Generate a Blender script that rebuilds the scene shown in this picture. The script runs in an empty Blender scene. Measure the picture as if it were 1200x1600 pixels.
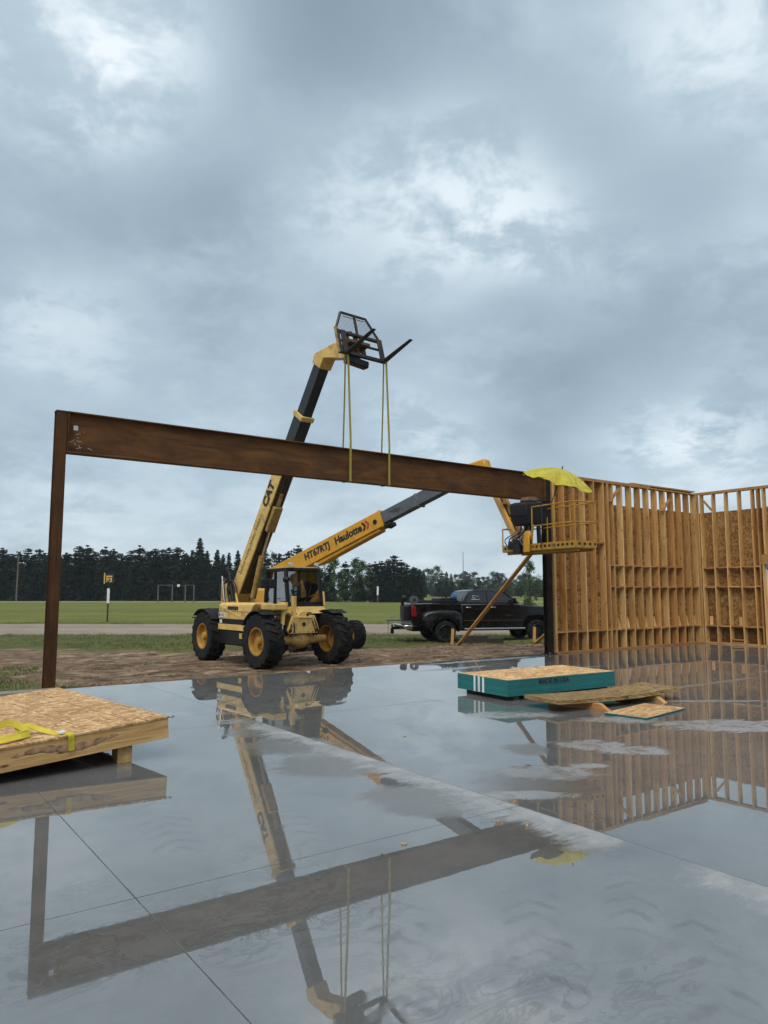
import bpy, math, random
from mathutils import Vector, Matrix
from mathutils import noise as mnoise
R = math.radians
PI = math.pi
rnd = random.Random(7)
sc = bpy.context.scene
C = sc.collection

# ------------------------------------------------------------------ camera
cam_d = bpy.data.cameras.new('camera')
cam = bpy.data.objects.new('camera', cam_d); C.objects.link(cam)
cam.location = (0, 0, 1.6)
cam.rotation_euler = (R(90 + 6.05), 0, 0)
cam_d.sensor_fit = 'VERTICAL'; cam_d.sensor_height = 24.0; cam_d.lens = 24.0 * 1150 / 1600
cam_d.clip_start = 0.05; cam_d.clip_end = 6000
sc.camera = cam

# ------------------------------------------------------------------ node helper
class NT:
    def __init__(s, tree): s.t = tree; s.n = tree.nodes; s.l = tree.links
    def new(s, typ, **kw):
        nd = s.n.new(typ)
        for k, v in kw.items(): setattr(nd, k, v)
        return nd
    def put(s, sock, v):
        if isinstance(v, bpy.types.NodeSocket): s.l.new(v, sock)
        elif v is not None: sock.default_value = v
    def math(s, op, a, b=None, c=None, clamp=False):
        nd = s.new('ShaderNodeMath', operation=op, use_clamp=clamp)
        s.put(nd.inputs[0], a); s.put(nd.inputs[1], b); s.put(nd.inputs[2], c)
        return nd.outputs[0]
    def vmath(s, op, a, b=None):
        nd = s.new('ShaderNodeVectorMath', operation=op)
        s.put(nd.inputs[0], a)
        if b is not None: s.put(nd.inputs[1], b)
        return nd.outputs['Value'] if op in ('DOT_PRODUCT', 'LENGTH', 'DISTANCE') else nd.outputs[0]
    def noise(s, vec, scale, detail=4, rough=.55, dist=0.0, dim='3D'):
        nd = s.new('ShaderNodeTexNoise', noise_dimensions=dim)
        s.put(nd.inputs['Vector'], vec); s.put(nd.inputs['Scale'], scale); s.put(nd.inputs['Detail'], detail)
        s.put(nd.inputs['Roughness'], rough); s.put(nd.inputs['Distortion'], dist)
        return nd.outputs['Fac']
    def vor(s, vec, scale, out='Color', rand=1.0, feat='F1'):
        nd = s.new('ShaderNodeTexVoronoi', feature=feat)
        s.put(nd.inputs['Vector'], vec); s.put(nd.inputs['Scale'], scale); s.put(nd.inputs['Randomness'], rand)
        return nd.outputs[out]
    def ramp(s, fac, stops, interp='LINEAR'):
        nd = s.new('ShaderNodeValToRGB'); cr = nd.color_ramp; cr.interpolation = interp
        while len(cr.elements) < len(stops): cr.elements.new(.5)
        for e, (p, c) in zip(cr.elements, stops):
            e.position = p
            e.color = (c, c, c, 1) if isinstance(c, (int, float)) else (c[0], c[1], c[2], 1)
        s.put(nd.inputs[0], fac)
        return nd.outputs[0]
    def mix(s, fac, a, b, blend='MIX'):
        nd = s.new('ShaderNodeMix', data_type='RGBA', blend_type=blend)
        s.put(nd.inputs[0], fac)
        for i, v in ((6, a), (7, b)):
            if isinstance(v, tuple) and len(v) == 3: v = v + (1,)
            s.put(nd.inputs[i], v)
        return nd.outputs[2]
    def fmix(s, fac, a, b):
        nd = s.new('ShaderNodeMix', data_type='FLOAT')
        s.put(nd.inputs[0], fac); s.put(nd.inputs[2], a); s.put(nd.inputs[3], b)
        return nd.outputs[0]
    def smooth(s, v, lo, hi, to0=0.0, to1=1.0):
        nd = s.new('ShaderNodeMapRange', interpolation_type='SMOOTHSTEP')
        s.put(nd.inputs[0], v); s.put(nd.inputs[1], lo); s.put(nd.inputs[2], hi); s.put(nd.inputs[3], to0); s.put(nd.inputs[4], to1)
        return nd.outputs[0]
    def sep(s, v):
        nd = s.new('ShaderNodeSeparateXYZ'); s.put(nd.inputs[0], v); return nd.outputs
    def comb(s, x, y, z):
        nd = s.new('ShaderNodeCombineXYZ'); s.put(nd.inputs[0], x); s.put(nd.inputs[1], y); s.put(nd.inputs[2], z); return nd.outputs[0]
    def mapping(s, vec, sc_=(1, 1, 1), rot=(0, 0, 0), loc=(0, 0, 0)):
        nd = s.new('ShaderNodeMapping'); s.put(nd.inputs[0], vec)
        nd.inputs['Scale'].default_value = sc_; nd.inputs['Rotation'].default_value = rot; nd.inputs['Location'].default_value = loc
        return nd.outputs[0]
    def coord(s, which='Object', obj=None):
        nd = s.new('ShaderNodeTexCoord')
        if obj: nd.object = obj
        return nd.outputs[which]
    def rand(s): return s.new('ShaderNodeObjectInfo').outputs['Random']
    def oloc(s): return s.new('ShaderNodeObjectInfo').outputs['Location']
    def pos(s): return s.new('ShaderNodeNewGeometry').outputs['Position']
    def bump(s, height, strength=.3, dist=.02):
        nd = s.new('ShaderNodeBump'); s.put(nd.inputs['Height'], height)
        nd.inputs['Strength'].default_value = strength; nd.inputs['Distance'].default_value = dist
        return nd.outputs[0]

# ------------------------------------------------------------------ world, sun, exposure
CAM_F, CAM_T = 1150.0, math.atan(.106)
def ray_dir(px, py):          # direction in the sky seen at a spot of the photograph, for the cloud breaks
    p, q = px - 600, 800 - py
    d = CAM_F * math.cos(CAM_T) - q * math.sin(CAM_T)
    return Vector((p / d, 1, (CAM_F * math.sin(CAM_T) + q * math.cos(CAM_T)) / d)).normalized()

SUN_EL, SUN_AZ = R(58), R(205)      # azimuth clockwise from +Y: behind the camera, a little to the left
w = bpy.data.worlds.new('World'); sc.world = w; w.use_nodes = True
W_ = NT(w.node_tree); W_.n.clear()
sky = W_.new('ShaderNodeTexSky', sky_type='NISHITA', sun_disc=False)
sky.sun_elevation = SUN_EL; sky.sun_rotation = SUN_AZ
dirv = W_.coord('Generated')
sx = W_.sep(dirv)
zz = W_.math('MAXIMUM', sx[2], 0.0)
den = W_.math('ADD', zz, 0.34)
pl = W_.comb(W_.math('DIVIDE', sx[0], den), W_.math('DIVIDE', sx[1], den), 3.7)
big = W_.noise(pl, 1.5, 3, .5, .2)
med = W_.noise(W_.vmath('ADD', pl, (7.3, 2.1, 0)), 3.4, 5, .58, .15)
fine = W_.noise(W_.vmath('ADD', pl, (1.3, 9.1, 5)), 9.0, 4, .62, .25)
base = W_.math('ADD', W_.math('MULTIPLY', big, .50), W_.math('MULTIPLY', med, .42))
# cloud breaks seen in the photograph: direction, size, amount
brk = None
warp = W_.math('ADD', W_.math('MULTIPLY', W_.math('SUBTRACT', fine, .5), .10), W_.math('MULTIPLY', W_.math('SUBTRACT', med, .5), .22))
for (px, py, size, amt) in [(200, 60, .12, .24), (160, 150, .11, .14), (600, 290, .12, .14), (740, 330, .13, .28), (820, 350, .08, .12), (960, 390, .11, .22), (1130, 60, .15, .22), (1060, 100, .09, .08), (1100, 700, .10, .26), (980, 690, .08, .16), (1170, 400, .08, .14),
                            (130, 520, .08, .16), (30, 505, .06, .14), (690, 690, .09, .16), (470, 300, .09, .12), (100, 770, .12, .08), (620, 640, .06, .08),
                            (420, 90, .18, -.10), (620, 130, .2, -.10), (960, 200, .14, -.07), (1020, 290, .12, -.12), (270, 330, .12, -.12), (900, 560, .20, -.10), (700, 500, .14, -.05), (150, 640, .12, -.04)]:
    d = ray_dir(px, py)
    ds = W_.math('ADD', W_.vmath('DISTANCE', dirv, tuple(d)), warp)
    b = W_.math('MULTIPLY', W_.smooth(ds, size * 1.5, size * .1), amt * (.88 if amt > 0 else 1.0))
    brk = b if brk is None else W_.math('ADD', brk, b)
pos_ = W_.math('MULTIPLY', W_.math('MAXIMUM', brk, 0.0), W_.smooth(fine, .37, .63, .30, 1.32))
neg_ = W_.math('MINIMUM', brk, 0.0)
lum = W_.math('ADD', W_.math('ADD', W_.math('ADD', base, .04), W_.math('MULTIPLY', W_.math('SUBTRACT', fine, .5), .15)), W_.math('ADD', pos_, neg_))
# gently lighter and flatter band of cloud at the horizon
lum = W_.math('ADD', lum, W_.smooth(sx[2], .18, .0, 0, .13))
ccol = W_.ramp(lum, [(.18, (.138, .184, .228)), (.38, (.194, .250, .300)), (.54, (.268, .336, .388)), (.72, (.392, .456, .500)), (.95, (.56, .60, .625))])
nish = W_.mix(1.0, sky.outputs[0], (.075, .075, .07), 'MULTIPLY')
full = W_.mix(.93, nish, ccol)
bgn = W_.new('ShaderNodeBackground'); W_.put(bgn.inputs[0], full); bgn.inputs[1].default_value = 1.0
w.cycles.sampling_method = 'MANUAL'; w.cycles.sample_map_resolution = 256
wo = W_.new('ShaderNodeOutputWorld'); W_.l.new(bgn.outputs[0], wo.inputs[0])

sun_d = bpy.data.lights.new('sun', 'SUN'); sun_d.energy = 1.5; sun_d.angle = R(60); sun_d.color = (1, .95, .875)
sun = bpy.data.objects.new('sun', sun_d); C.objects.link(sun)
sdir = Vector((math.sin(SUN_AZ) * math.cos(SUN_EL), math.cos(SUN_AZ) * math.cos(SUN_EL), math.sin(SUN_EL)))
sun.rotation_euler = (-sdir).to_track_quat('-Z', 'Y').to_euler()
sun.location = (0, 0, 40)

sc.view_settings.view_transform = 'Standard'; sc.view_settings.look = 'None'
sc.view_settings.exposure = 0.85; sc.view_settings.gamma = 1.0; sc.view_settings.use_curve_mapping = False
sc.render.engine = 'CYCLES'
sc.cycles.use_denoising = True
sc.cycles.max_bounces = 6; sc.cycles.diffuse_bounces = 3; sc.cycles.glossy_bounces = 3; sc.cycles.transparent_max_bounces = 24; sc.cycles.volume_bounces = 0
sc.cycles.use_adaptive_sampling = True; sc.cycles.adaptive_threshold = .015
sc.cycles.caustics_reflective = False; sc.cycles.caustics_refractive = False

# ------------------------------------------------------------------ mesh helpers
class MB:
    def __init__(s): s.v = []; s.f = []; s.m = []; s.cur = 0
    def add(s, vs, fs, mi=None):
        o = len(s.v); s.v += [tuple(x) for x in vs]
        for f in fs: s.f.append(tuple(i + o for i in f)); s.m.append(s.cur if mi is None else mi)
        return s
    def box(s, x0, x1, y0, y1, z0, z1):
        return s.add([(x0, y0, z0), (x1, y0, z0), (x1, y1, z0), (x0, y1, z0), (x0, y0, z1), (x1, y0, z1), (x1, y1, z1), (x0, y1, z1)],
                     [(0, 3, 2, 1), (4, 5, 6, 7), (0, 1, 5, 4), (1, 2, 6, 5), (2, 3, 7, 6), (3, 0, 4, 7)])
    def bar(s, p0, p1, w, h, up=(0, 0, 1), w1=None, h1=None):
        p0, p1 = Vector(p0), Vector(p1); d = (p1 - p0).normalized(); up = Vector(up)
        sd = d.cross(up)
        if sd.length < 1e-4: sd = d.cross(Vector((1, 0, 0)))
        sd.normalize(); u = sd.cross(d).normalized()
        w1 = w if w1 is None else w1; h1 = h if h1 is None else h1
        vs = []
        for p, a, b in ((p0, w, h), (p1, w1, h1)):
            for i, j in ((-1, -1), (1, -1), (1, 1), (-1, 1)): vs.append(p + sd * a / 2 * i + u * b / 2 * j)
        return s.add(vs, [(0, 1, 2, 3), (7, 6, 5, 4), (0, 4, 5, 1), (1, 5, 6, 2), (2, 6, 7, 3), (3, 7, 4, 0)])
    def cyl(s, p0, p1, r0, r1=None, n=12, cap=True):
        r1 = r0 if r1 is None else r1
        p0, p1 = Vector(p0), Vector(p1); d = (p1 - p0).normalized()
        a = d.orthogonal().normalized(); b = d.cross(a)
        vs = [p + (a * math.cos(2 * PI * i / n) + b * math.sin(2 * PI * i / n)) * r for p, r in ((p0, r0), (p1, r1)) for i in range(n)]
        fs = [(i, (i + 1) % n, n + (i + 1) % n, n + i) for i in range(n)]
        if cap: fs += [tuple(range(n - 1, -1, -1)), tuple(range(n, 2 * n))]
        return s.add(vs, fs)
    def tube(s, pts, r, n=8):
        pts = [Vector(p) for p in pts]; rings = []
        for i, p in enumerate(pts):
            t = (pts[min(i + 1, len(pts) - 1)] - pts[max(i - 1, 0)]).normalized()
            a = t.cross(Vector((.31, .2, .93))).normalized(); b = t.cross(a)
            rr = r[i] if isinstance(r, (list, tuple)) else r
            rings.append([p + (a * math.cos(2 * PI * k / n) + b * math.sin(2 * PI * k / n)) * rr for k in range(n)])
        vs = [v for q in rings for v in q]
        fs = [(i * n + k, i * n + (k + 1) % n, (i + 1) * n + (k + 1) % n, (i + 1) * n + k) for i in range(len(pts) - 1) for k in range(n)]
        fs += [tuple(range(n - 1, -1, -1)), tuple(range((len(pts) - 1) * n, len(pts) * n))]
        return s.add(vs, fs)
    def prism(s, poly, a0, a1, axis='y'):     # polygon in the two other axes, extruded along axis
        def P(q, a):
            if axis == 'y': return (q[0], a, q[1])
            if axis == 'x': return (a, q[0], q[1])
            return (q[0], q[1], a)
        n = len(poly)
        vs = [P(q, a0) for q in poly] + [P(q, a1) for q in poly]
        fs = [tuple(range(n - 1, -1, -1)), tuple(range(n, 2 * n))] + [(i, (i + 1) % n, n + (i + 1) % n, n + i) for i in range(n)]
        return s.add(vs, fs)
    def loft(s, rings, cap=True):
        n = len(rings[0]); vs = [v for r in rings for v in r]
        fs = [(i * n + k, i * n + (k + 1) % n, (i + 1) * n + (k + 1) % n, (i + 1) * n + k) for i in range(len(rings) - 1) for k in range(n)]
        if cap: fs += [tuple(range(n - 1, -1, -1)), tuple(range((len(rings) - 1) * n, len(rings) * n))]
        return s.add(vs, fs)
    def revolve(s, prof, n=36, c=(0, 0, 0)):  # profile (r, y) about local Y
        vs = [(c[0] + r * math.cos(2 * PI * i / n), c[1] + y, c[2] + r * math.sin(2 * PI * i / n)) for i in range(n) for r, y in prof]
        m = len(prof)
        return s.add(vs, [(i * m + k, i * m + k + 1, ((i + 1) % n) * m + k + 1, ((i + 1) % n) * m + k) for i in range(n) for k in range(m - 1)])
    def mesh(s, name, mats, smooth=False):
        me = bpy.data.meshes.new(name); me.from_pydata(s.v, [], s.f)
        mats = mats if isinstance(mats, (list, tuple)) else [mats]
        for m in mats: me.materials.append(m)
        if len(mats) > 1: me.polygons.foreach_set('material_index', s.m)
        import bmesh
        bm = bmesh.new(); bm.from_mesh(me); bmesh.ops.recalc_face_normals(bm, faces=bm.faces); bm.to_mesh(me); bm.free()
        if smooth:
            me.polygons.foreach_set('use_smooth', [True] * len(me.polygons))
            try: me.set_sharp_from_angle(angle=R(38))
            except Exception: pass
        me.update()
        return me
    def build(s, name, mats, parent=None, bev=0.0, smooth=False, loc=None):
        return link(name, s.mesh(name, mats, smooth or bev > 0), parent, bev, loc)

def link(name, me, parent=None, bev=0.0, loc=None, rz=None):
    o = bpy.data.objects.new(name, me); C.objects.link(o)
    if parent: o.parent = parent
    if loc is not None: o.location = loc
    if rz is not None: o.rotation_euler = (0, 0, rz)
    if bev > 0:
        m = o.modifiers.new('bevel', 'BEVEL'); m.width = bev; m.segments = 2; m.limit_method = 'ANGLE'; m.angle_limit = R(40)
        m.harden_normals = False
    return o
def tag(o, label, cat=None, group=None, kind=None):
    o['label'] = label
    if cat: o['category'] = cat
    if group: o['group'] = group
    if kind: o['kind'] = kind
    return o
def thing(name, label, cat, loc=(0, 0, 0), rz=0.0, group=None):
    o = bpy.data.objects.new(name, None); C.objects.link(o); o.location = loc; o.rotation_euler = (0, 0, rz)
    o.empty_display_size = .2
    return tag(o, label, cat, group)
def place(o, org, r, p):
    r = Vector(r).normalized(); p = Vector(p); n = r.cross(p).normalized(); p = n.cross(r)
    o.matrix_local = Matrix(((r.x, p.x, n.x, org[0]), (r.y, p.y, n.y, org[1]), (r.z, p.z, n.z, org[2]), (0, 0, 0, 1)))
    return o
def text(body, size, m, parent, org, r, p, name='lettering', bold=0.0, spacing=1.0, shear=0.0):
    cu = bpy.data.curves.new(name, 'FONT'); cu.body = body; cu.size = size; cu.offset = bold; cu.extrude = .002
    cu.align_x = 'CENTER'; cu.align_y = 'CENTER'; cu.space_character = spacing; cu.shear = shear; cu.resolution_u = 3
    t = bpy.data.objects.new('tmp', cu); C.objects.link(t)
    me = bpy.data.meshes.new_from_object(t.evaluated_get(bpy.context.evaluated_depsgraph_get()))
    bpy.data.objects.remove(t); bpy.data.curves.remove(cu)
    me.materials.clear(); me.materials.append(m)
    return place(link(name, me, parent), org, r, p)

# ------------------------------------------------------------------ the building's own axes
O = Vector((-5.34, 11.94, 0)); ANG = R(35.7)
Uv = Vector((math.cos(ANG), math.sin(ANG), 0)); Vv = Vector((-math.sin(ANG), math.cos(ANG), 0))
def W(u, v, z=0.0): return O + Uv * u + Vv * v + Vector((0, 0, z))
def uv_of(X, Y):
    d = Vector((X, Y, 0)) - O; return d.dot(Uv), d.dot(Vv)
def sstep(a, b, x):
    t = min(1, max(0, (x - a) / (b - a))); return t * t * (3 - 2 * t)
def ground_z(X, Y):
    u, v = uv_of(X, Y)
    return -.15 - .2 * sstep(5.3, 8.0, v)

# ------------------------------------------------------------------ materials
M = {}
def newmat(name):
    m = bpy.data.materials.new(name); m.use_nodes = True
    t = NT(m.node_tree); b = t.n['Principled BSDF']
    M[name] = m
    return m, t, b
def simple(name, col, rough=.5, metal=0.0, var=.25, scale=6.0, dirt=None, dirt_amt=.5, bump=0.0, bscale=40.0, spec=.5, coat=0.0, randv=0.0, dscale=3.0):
    m, t, b = newmat(name)
    oc = t.coord('Object')
    vec = t.vmath('ADD', oc, t.oloc())
    n = t.noise(vec, scale, 5, .6)
    lo = tuple(c * (1 - var) for c in col); hi = tuple(min(1, c * (1 + var)) for c in col)
    c = t.ramp(n, [(.3, lo), (.7, hi)])
    if randv:
        c = t.mix(1.0, c, t.ramp(t.rand(), [(0, (1 - randv,) * 3), (1, (1 + randv,) * 3)]), 'MULTIPLY')
    r_ = rough
    if dirt:
        dn = t.smooth(t.noise(vec, dscale, 6, .68, .6), .48, .68)
        dn = t.math('MULTIPLY', dn, dirt_amt)
        c = t.mix(dn, c, dirt)
        r_ = t.fmix(dn, rough, min(1, rough + .3))
    t.put(b.inputs['Base Color'], c); t.put(b.inputs['Roughness'], r_)
    b.inputs['Metallic'].default_value = metal
    b.inputs['Specular IOR Level'].default_value = spec
    b.inputs['Coat Weight'].default_value = coat; b.inputs['Coat Roughness'].default_value = .06
    if bump: t.put(b.inputs['Normal'], t.bump(t.noise(vec, bscale, 5, .6), bump, .01))
    return m

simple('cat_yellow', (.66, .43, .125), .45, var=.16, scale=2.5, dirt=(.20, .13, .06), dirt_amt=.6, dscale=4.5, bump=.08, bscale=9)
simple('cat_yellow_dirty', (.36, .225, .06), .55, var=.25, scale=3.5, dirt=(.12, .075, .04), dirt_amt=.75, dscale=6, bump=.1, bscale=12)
simple('lift_orange', (.62, .30, .014), .38, var=.10, scale=2, dirt=(.26, .15, .05), dirt_amt=.45, dscale=5)
simple('basket_paint', (.40, .205, .018), .5, var=.2, scale=5, dirt=(.16, .09, .04), dirt_amt=.6, dscale=8)
simple('boom_grease_shade', (.075, .048, .022), .5, var=.5, scale=4, dirt=(.20, .13, .05), dirt_amt=.5, dscale=3)  # grease brown darkened to carry the shade under the boom
simple('rim_orange', (.42, .22, .03), .5, var=.2, scale=6, dirt=(.15, .10, .06), dirt_amt=.7)
simple('rubber', (.009, .009, .0095), .8, spec=.25, var=.35, scale=5, dirt=(.045, .034, .026), dirt_amt=.75, dscale=5, bump=.15, bscale=30)
simple('black_paint', (.007, .007, .008), .45, spec=.3, var=.3, scale=4, dirt=(.035, .028, .022), dirt_amt=.5)
simple('black_plastic', (.009, .0095, .011), .55, spec=.3, var=.25, scale=8)
simple('boom_black', (.008, .0085, .010), .38, var=.3, scale=3, dirt=(.03, .026, .022), dirt_amt=.5)
simple('grey_steel', (.115, .125, .14), .38, metal=.3, var=.2, scale=4, dirt=(.06, .06, .065), dirt_amt=.5)
simple('chrome', (.72, .72, .74), .12, metal=1.0, var=.05)
simple('cylinder_rod', (.6, .6, .62), .2, metal=1.0, var=.1)
simple('letter_black', (.012, .012, .013), .5, var=.1)
simple('letter_red', (.45, .03, .02), .5, var=.1)
simple('letter_faded', (.10, .085, .05), .6, var=.4, scale=30)
simple('white_paint', (.72, .72, .70), .5, var=.08, dirt=(.4, .38, .34), dirt_amt=.4)
simple('label_white', (.62, .62, .60), .5, var=.1, scale=20)
simple('seat_green', (.018, .045, .04), .7, var=.2)
simple('truck_black', (.002, .002, .003), .24, var=.2, scale=2, spec=.45, coat=.15, dirt=(.006, .006, .006), dirt_amt=.3)
simple('tinted_glass', (.008, .009, .011), .06, var=.1, coat=.5)
simple('tail_red', (.22, .006, .01), .15, var=.2, scale=12, coat=.6)
simple('blue_tarp', (.01, .10, .24), .5, var=.2)
simple('dark_tie', (.030, .027, .025), .8, var=.4, scale=8, bump=.4, bscale=25)
simple('grey_plank', (.20, .17, .13), .7, var=.3, scale=8, bump=.3, bscale=30)
simple('pole_wood', (.12, .10, .085), .9, var=.3, scale=4)
simple('galvanised', (.28, .29, .30), .5, metal=.5, var=.15)
simple('sign_face', (.02, .018, .015), .6, var=.2)
simple('sign_amber', (.62, .38, .10), .6, var=.15)
simple('bark', (.065, .052, .042), .95, var=.4, scale=8)
simple('wrap_white', (.66, .68, .72), .55, var=.06, scale=3)
simple('wrap_print', (.16, .18, .24), .6, var=.2)
simple('chalk', (.42, .36, .30), .9, var=.2, scale=40)
simple('rubber_hose', (.014, .014, .015), .45, var=.2)
simple('fork_steel', (.030, .028, .027), .5, metal=.4, var=.4, scale=6, dirt=(.10, .05, .025), dirt_amt=.6, dscale=6)
simple('carriage_rust', (.10, .05, .025), .75, var=.45, scale=7, dirt=(.025, .018, .015), dirt_amt=.8, dscale=5, bump=.2)
simple('black_steel', (.018, .011, .008), .6, metal=0, spec=.15, var=.4, scale=5, dirt=(.05, .03, .02), dirt_amt=.5)
simple('cloth_black', (.006, .0065, .009), .8, var=.3, scale=10, bump=.3, bscale=14)

def rust(name, m1, m3, k=1.0):
    m, t, b = newmat(name)
    vec = t.coord('Object')
    n1 = t.noise(t.mapping(vec, m1), 1.6, 8, .62, .5)
    n2 = t.noise(vec, 26, 6, .65)
    n3 = t.noise(t.mapping(vec, m3), 2.2, 4, .5)
    c = t.ramp(n1, [(.28, (.034, .016, .009)), (.45, (.092, .039, .013)), (.6, (.160, .068, .020)), (.78, (.25, .118, .034))])
    c = t.mix(t.math('MULTIPLY', t.smooth(n3, .52, .7), .75), c, (.030, .018, .012))
    c = t.mix(t.math('MULTIPLY', n2, .5), c, (.125, .058, .024))
    b.inputs['Specular IOR Level'].default_value = .18
    t.put(b.inputs['Base Color'], c); t.put(b.inputs['Roughness'], t.ramp(n2, [(.3, .55), (.7, .8)]))
    t.put(b.inputs['Normal'], t.bump(n2, .15, .004))
    if k != 1.0: t.put(b.inputs['Base Color'], t.mix(1.0, c, (k, k * .95, k * .95), 'MULTIPLY'))
rust('rust_steel', (.9, 2.2, 2.6), (.30, 1, 8))
rust('rust_post', (2.6, 2.6, .9), (8, 8, .3), .62)

def lumber(name, tint=(1, 1, 1), rv=.35, along=2):
    m, t, b = newmat(name)
    vec = t.vmath('ADD', t.coord('Object'), t.vmath('MULTIPLY', t.oloc(), (3.1, 2.3, 1.7)))
    s = [9, 9, 9]; s[along] = .5
    rr = t.rand()
    grain = t.noise(t.mapping(vec, tuple(s)), 3.2, 6, .65, 1.1)
    s2 = [1.5, 1.5, 1.5]; s2[along] = .5
    big = t.noise(t.mapping(vec, tuple(s2)), 2.0, 3, .5)
    c = t.ramp(grain, [(.25, (.20, .105, .040)), (.45, (.335, .195, .080)), (.62, (.43, .275, .125)), (.8, (.50, .345, .175))])
    c = t.mix(t.math('MULTIPLY', t.smooth(big, .52, .72), .5), c, (.20, .085, .03))
    kn = t.vor(t.mapping(vec, (4, 4, 4) if along == 2 else (1.2, 4, 4)) if along != 2 else t.mapping(vec, (4.5, 4.5, 1.3)), 1.6, 'Distance')
    c = t.mix(t.smooth(kn, .12, .05), c, (.075, .03, .012))
    c = t.mix(1.0, c, t.ramp(rr, [(0, (1 - rv, 1 - rv * 1.25, 1 - rv * 1.4)), (.25, (.95, .80, .66)), (.4, (1.05, 1.08, 1.1)), (.55, (.74, .66, .58)), (.75, (.98, .98, .95)), (.85, (.80, .70, .58)), (1, (1.22, 1.28, 1.36))]), 'MULTIPLY')
    c = t.mix(1.0, c, tint, 'MULTIPLY')
    t.put(b.inputs['Base Color'], c); b.inputs['Roughness'].default_value = .62; b.inputs['Specular IOR Level'].default_value = .25
    t.put(b.inputs['Normal'], t.bump(grain, .12, .003))
lumber('stud_wood', (1.80, 1.80, 1.66), .42, 2)
lumber('plate_wood', (1.3, 1.2, 1.06), .3, 0)
lumber('fresh_wood', (1.42, 1.40, 1.30), .10, 0)
lumber('offcut_wood', (2.1, 2.15, 2.1), .10, 2)
lumber('brace_wood', (2.0, 1.95, 1.8), .10, 2)

def osb(name, tint, wet=0.0, k=1.0):
    m, t, b = newmat(name)
    vec = t.vmath('ADD', t.coord('Object'), t.vmath('MULTIPLY', t.oloc(), (2.7, 1.9, 3.3)))
    d = t.vmath('ADD', vec, t.vmath('MULTIPLY', t.new('ShaderNodeTexNoise').outputs['Color'], (.02, .02, .02)))
    a = t.vor(t.mapping(d, (9 * k, 34 * k, 20 * k), (0, 0, .35)), 1.0)
    bb = t.vor(t.mapping(d, (34 * k, 11 * k, 20 * k), (0, 0, .25)), 1.0)
    e = t.vor(t.mapping(d, (14 * k, 26 * k, 26 * k), (.3, .2, -.7)), 1.0)
    fa = t.sep(a)[0]; fb = t.sep(bb)[1]; fe = t.sep(e)[2]
    f = t.fmix(t.smooth(fe, .45, .6), fa, fb)
    f = t.math('ADD', t.math('MULTIPLY', f, .75), t.math('MULTIPLY', fe, .25))
    c = t.ramp(f, [(.05, (.155, .075, .028)), (.25, (.285, .160, .068)), (.55, (.43, .275, .130)), (.8, (.54, .385, .205)), (1, (.60, .46, .28))])
    n = t.noise(vec, 1.1, 4, .55)
    c = t.mix(t.math('MULTIPLY', t.smooth(n, .45, .72), .45), c, (.23, .115, .045))
    c = t.mix(1.0, c, tint, 'MULTIPLY')
    c = t.mix(1.0, c, t.ramp(t.rand(), [(0, (.86, .84, .82)), (1, (1.1, 1.1, 1.1))]), 'MULTIPLY')
    t.put(b.inputs['Base Color'], c); b.inputs['Roughness'].default_value = .6 - .2 * wet; b.inputs['Specular IOR Level'].default_value = .25
    t.put(b.inputs['Normal'], t.bump(f, .25, .002))
osb('osb', (1.28, 1.22, 1.12))
osb('osb_wall', (.74, .62, .44), k=.75)
osb('osb_treated', (.34, .27, .18), k=.75)
osb('osb_weathered', (.62, .62, .52))

def teal():
    m, t, b = newmat('teal_edge')
    vec = t.coord('Object')
    n = t.noise(t.mapping(vec, (1, 1, 30)), 2, 4)
    c = t.ramp(n, [(.3, (.002, .115, .118)), (.7, (.003, .170, .168))])
    c = t.mix(1.0, c, t.ramp(t.rand(), [(0, (.82,) * 3), (1, (1.12,) * 3)]), 'MULTIPLY')
    t.put(b.inputs['Base Color'], c); b.inputs['Roughness'].default_value = .6
teal()

def webbing(name, c0, c1):
    m, t, b = newmat(name)
    vec = t.coord('Object')
    n = t.noise(vec, 14, 4)
    fib = t.noise(t.mapping(vec, (90, 90, 90)), 3, 2)
    t.put(b.inputs['Base Color'], t.mix(t.math('MULTIPLY', fib, .4), t.ramp(n, [(.3, c0), (.7, c1)]), tuple(x * .5 for x in c0)))
    b.inputs['Roughness'].default_value = .7
webbing('strap_yellow', (.50, .38, .02), (.66, .53, .03))
webbing('sling_yellow', (.30, .25, .03), (.42, .35, .05))

def umbrella_mat():
    m, t, b = newmat('umbrella_yellow')
    vec = t.coord('Object')
    n = t.noise(t.mapping(vec, (1.6, 1.0, 1)), 7, 6, .62, 1.6)
    t.put(b.inputs['Base Color'], t.ramp(n, [(.3, (.50, .41, .022)), (.7, (.68, .58, .05))]))
    b.inputs['Roughness'].default_value = .5
    t.put(b.inputs['Normal'], t.bump(n, .9, .12))
umbrella_mat()

def glass():
    m, t, b = newmat('cab_glass')
    t.n.remove(b)
    tr = t.new('ShaderNodeBsdfTransparent'); tr.inputs[0].default_value = (.72, .76, .76, 1)
    gl = t.new('ShaderNodeBsdfGlossy'); gl.inputs[1].default_value = .03
    fr = t.new('ShaderNodeFresnel'); fr.inputs[0].default_value = 1.55
    mx = t.new('ShaderNodeMixShader')
    t.put(mx.inputs[0], t.math('ADD', fr.outputs[0], .30)); t.l.new(tr.outputs[0], mx.inputs[1]); t.l.new(gl.outputs[0], mx.inputs[2])
    t.l.new(mx.outputs[0], t.n['Material Output'].inputs[0])
glass()
def mesh_screen():
    m, t, b = newmat('wire_screen')
    simple_c = (.10, .09, .085, 1)
    b.inputs['Base Color'].default_value = simple_c; b.inputs['Roughness'].default_value = .5; b.inputs['Metallic'].default_value = .6
mesh_screen()

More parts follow.
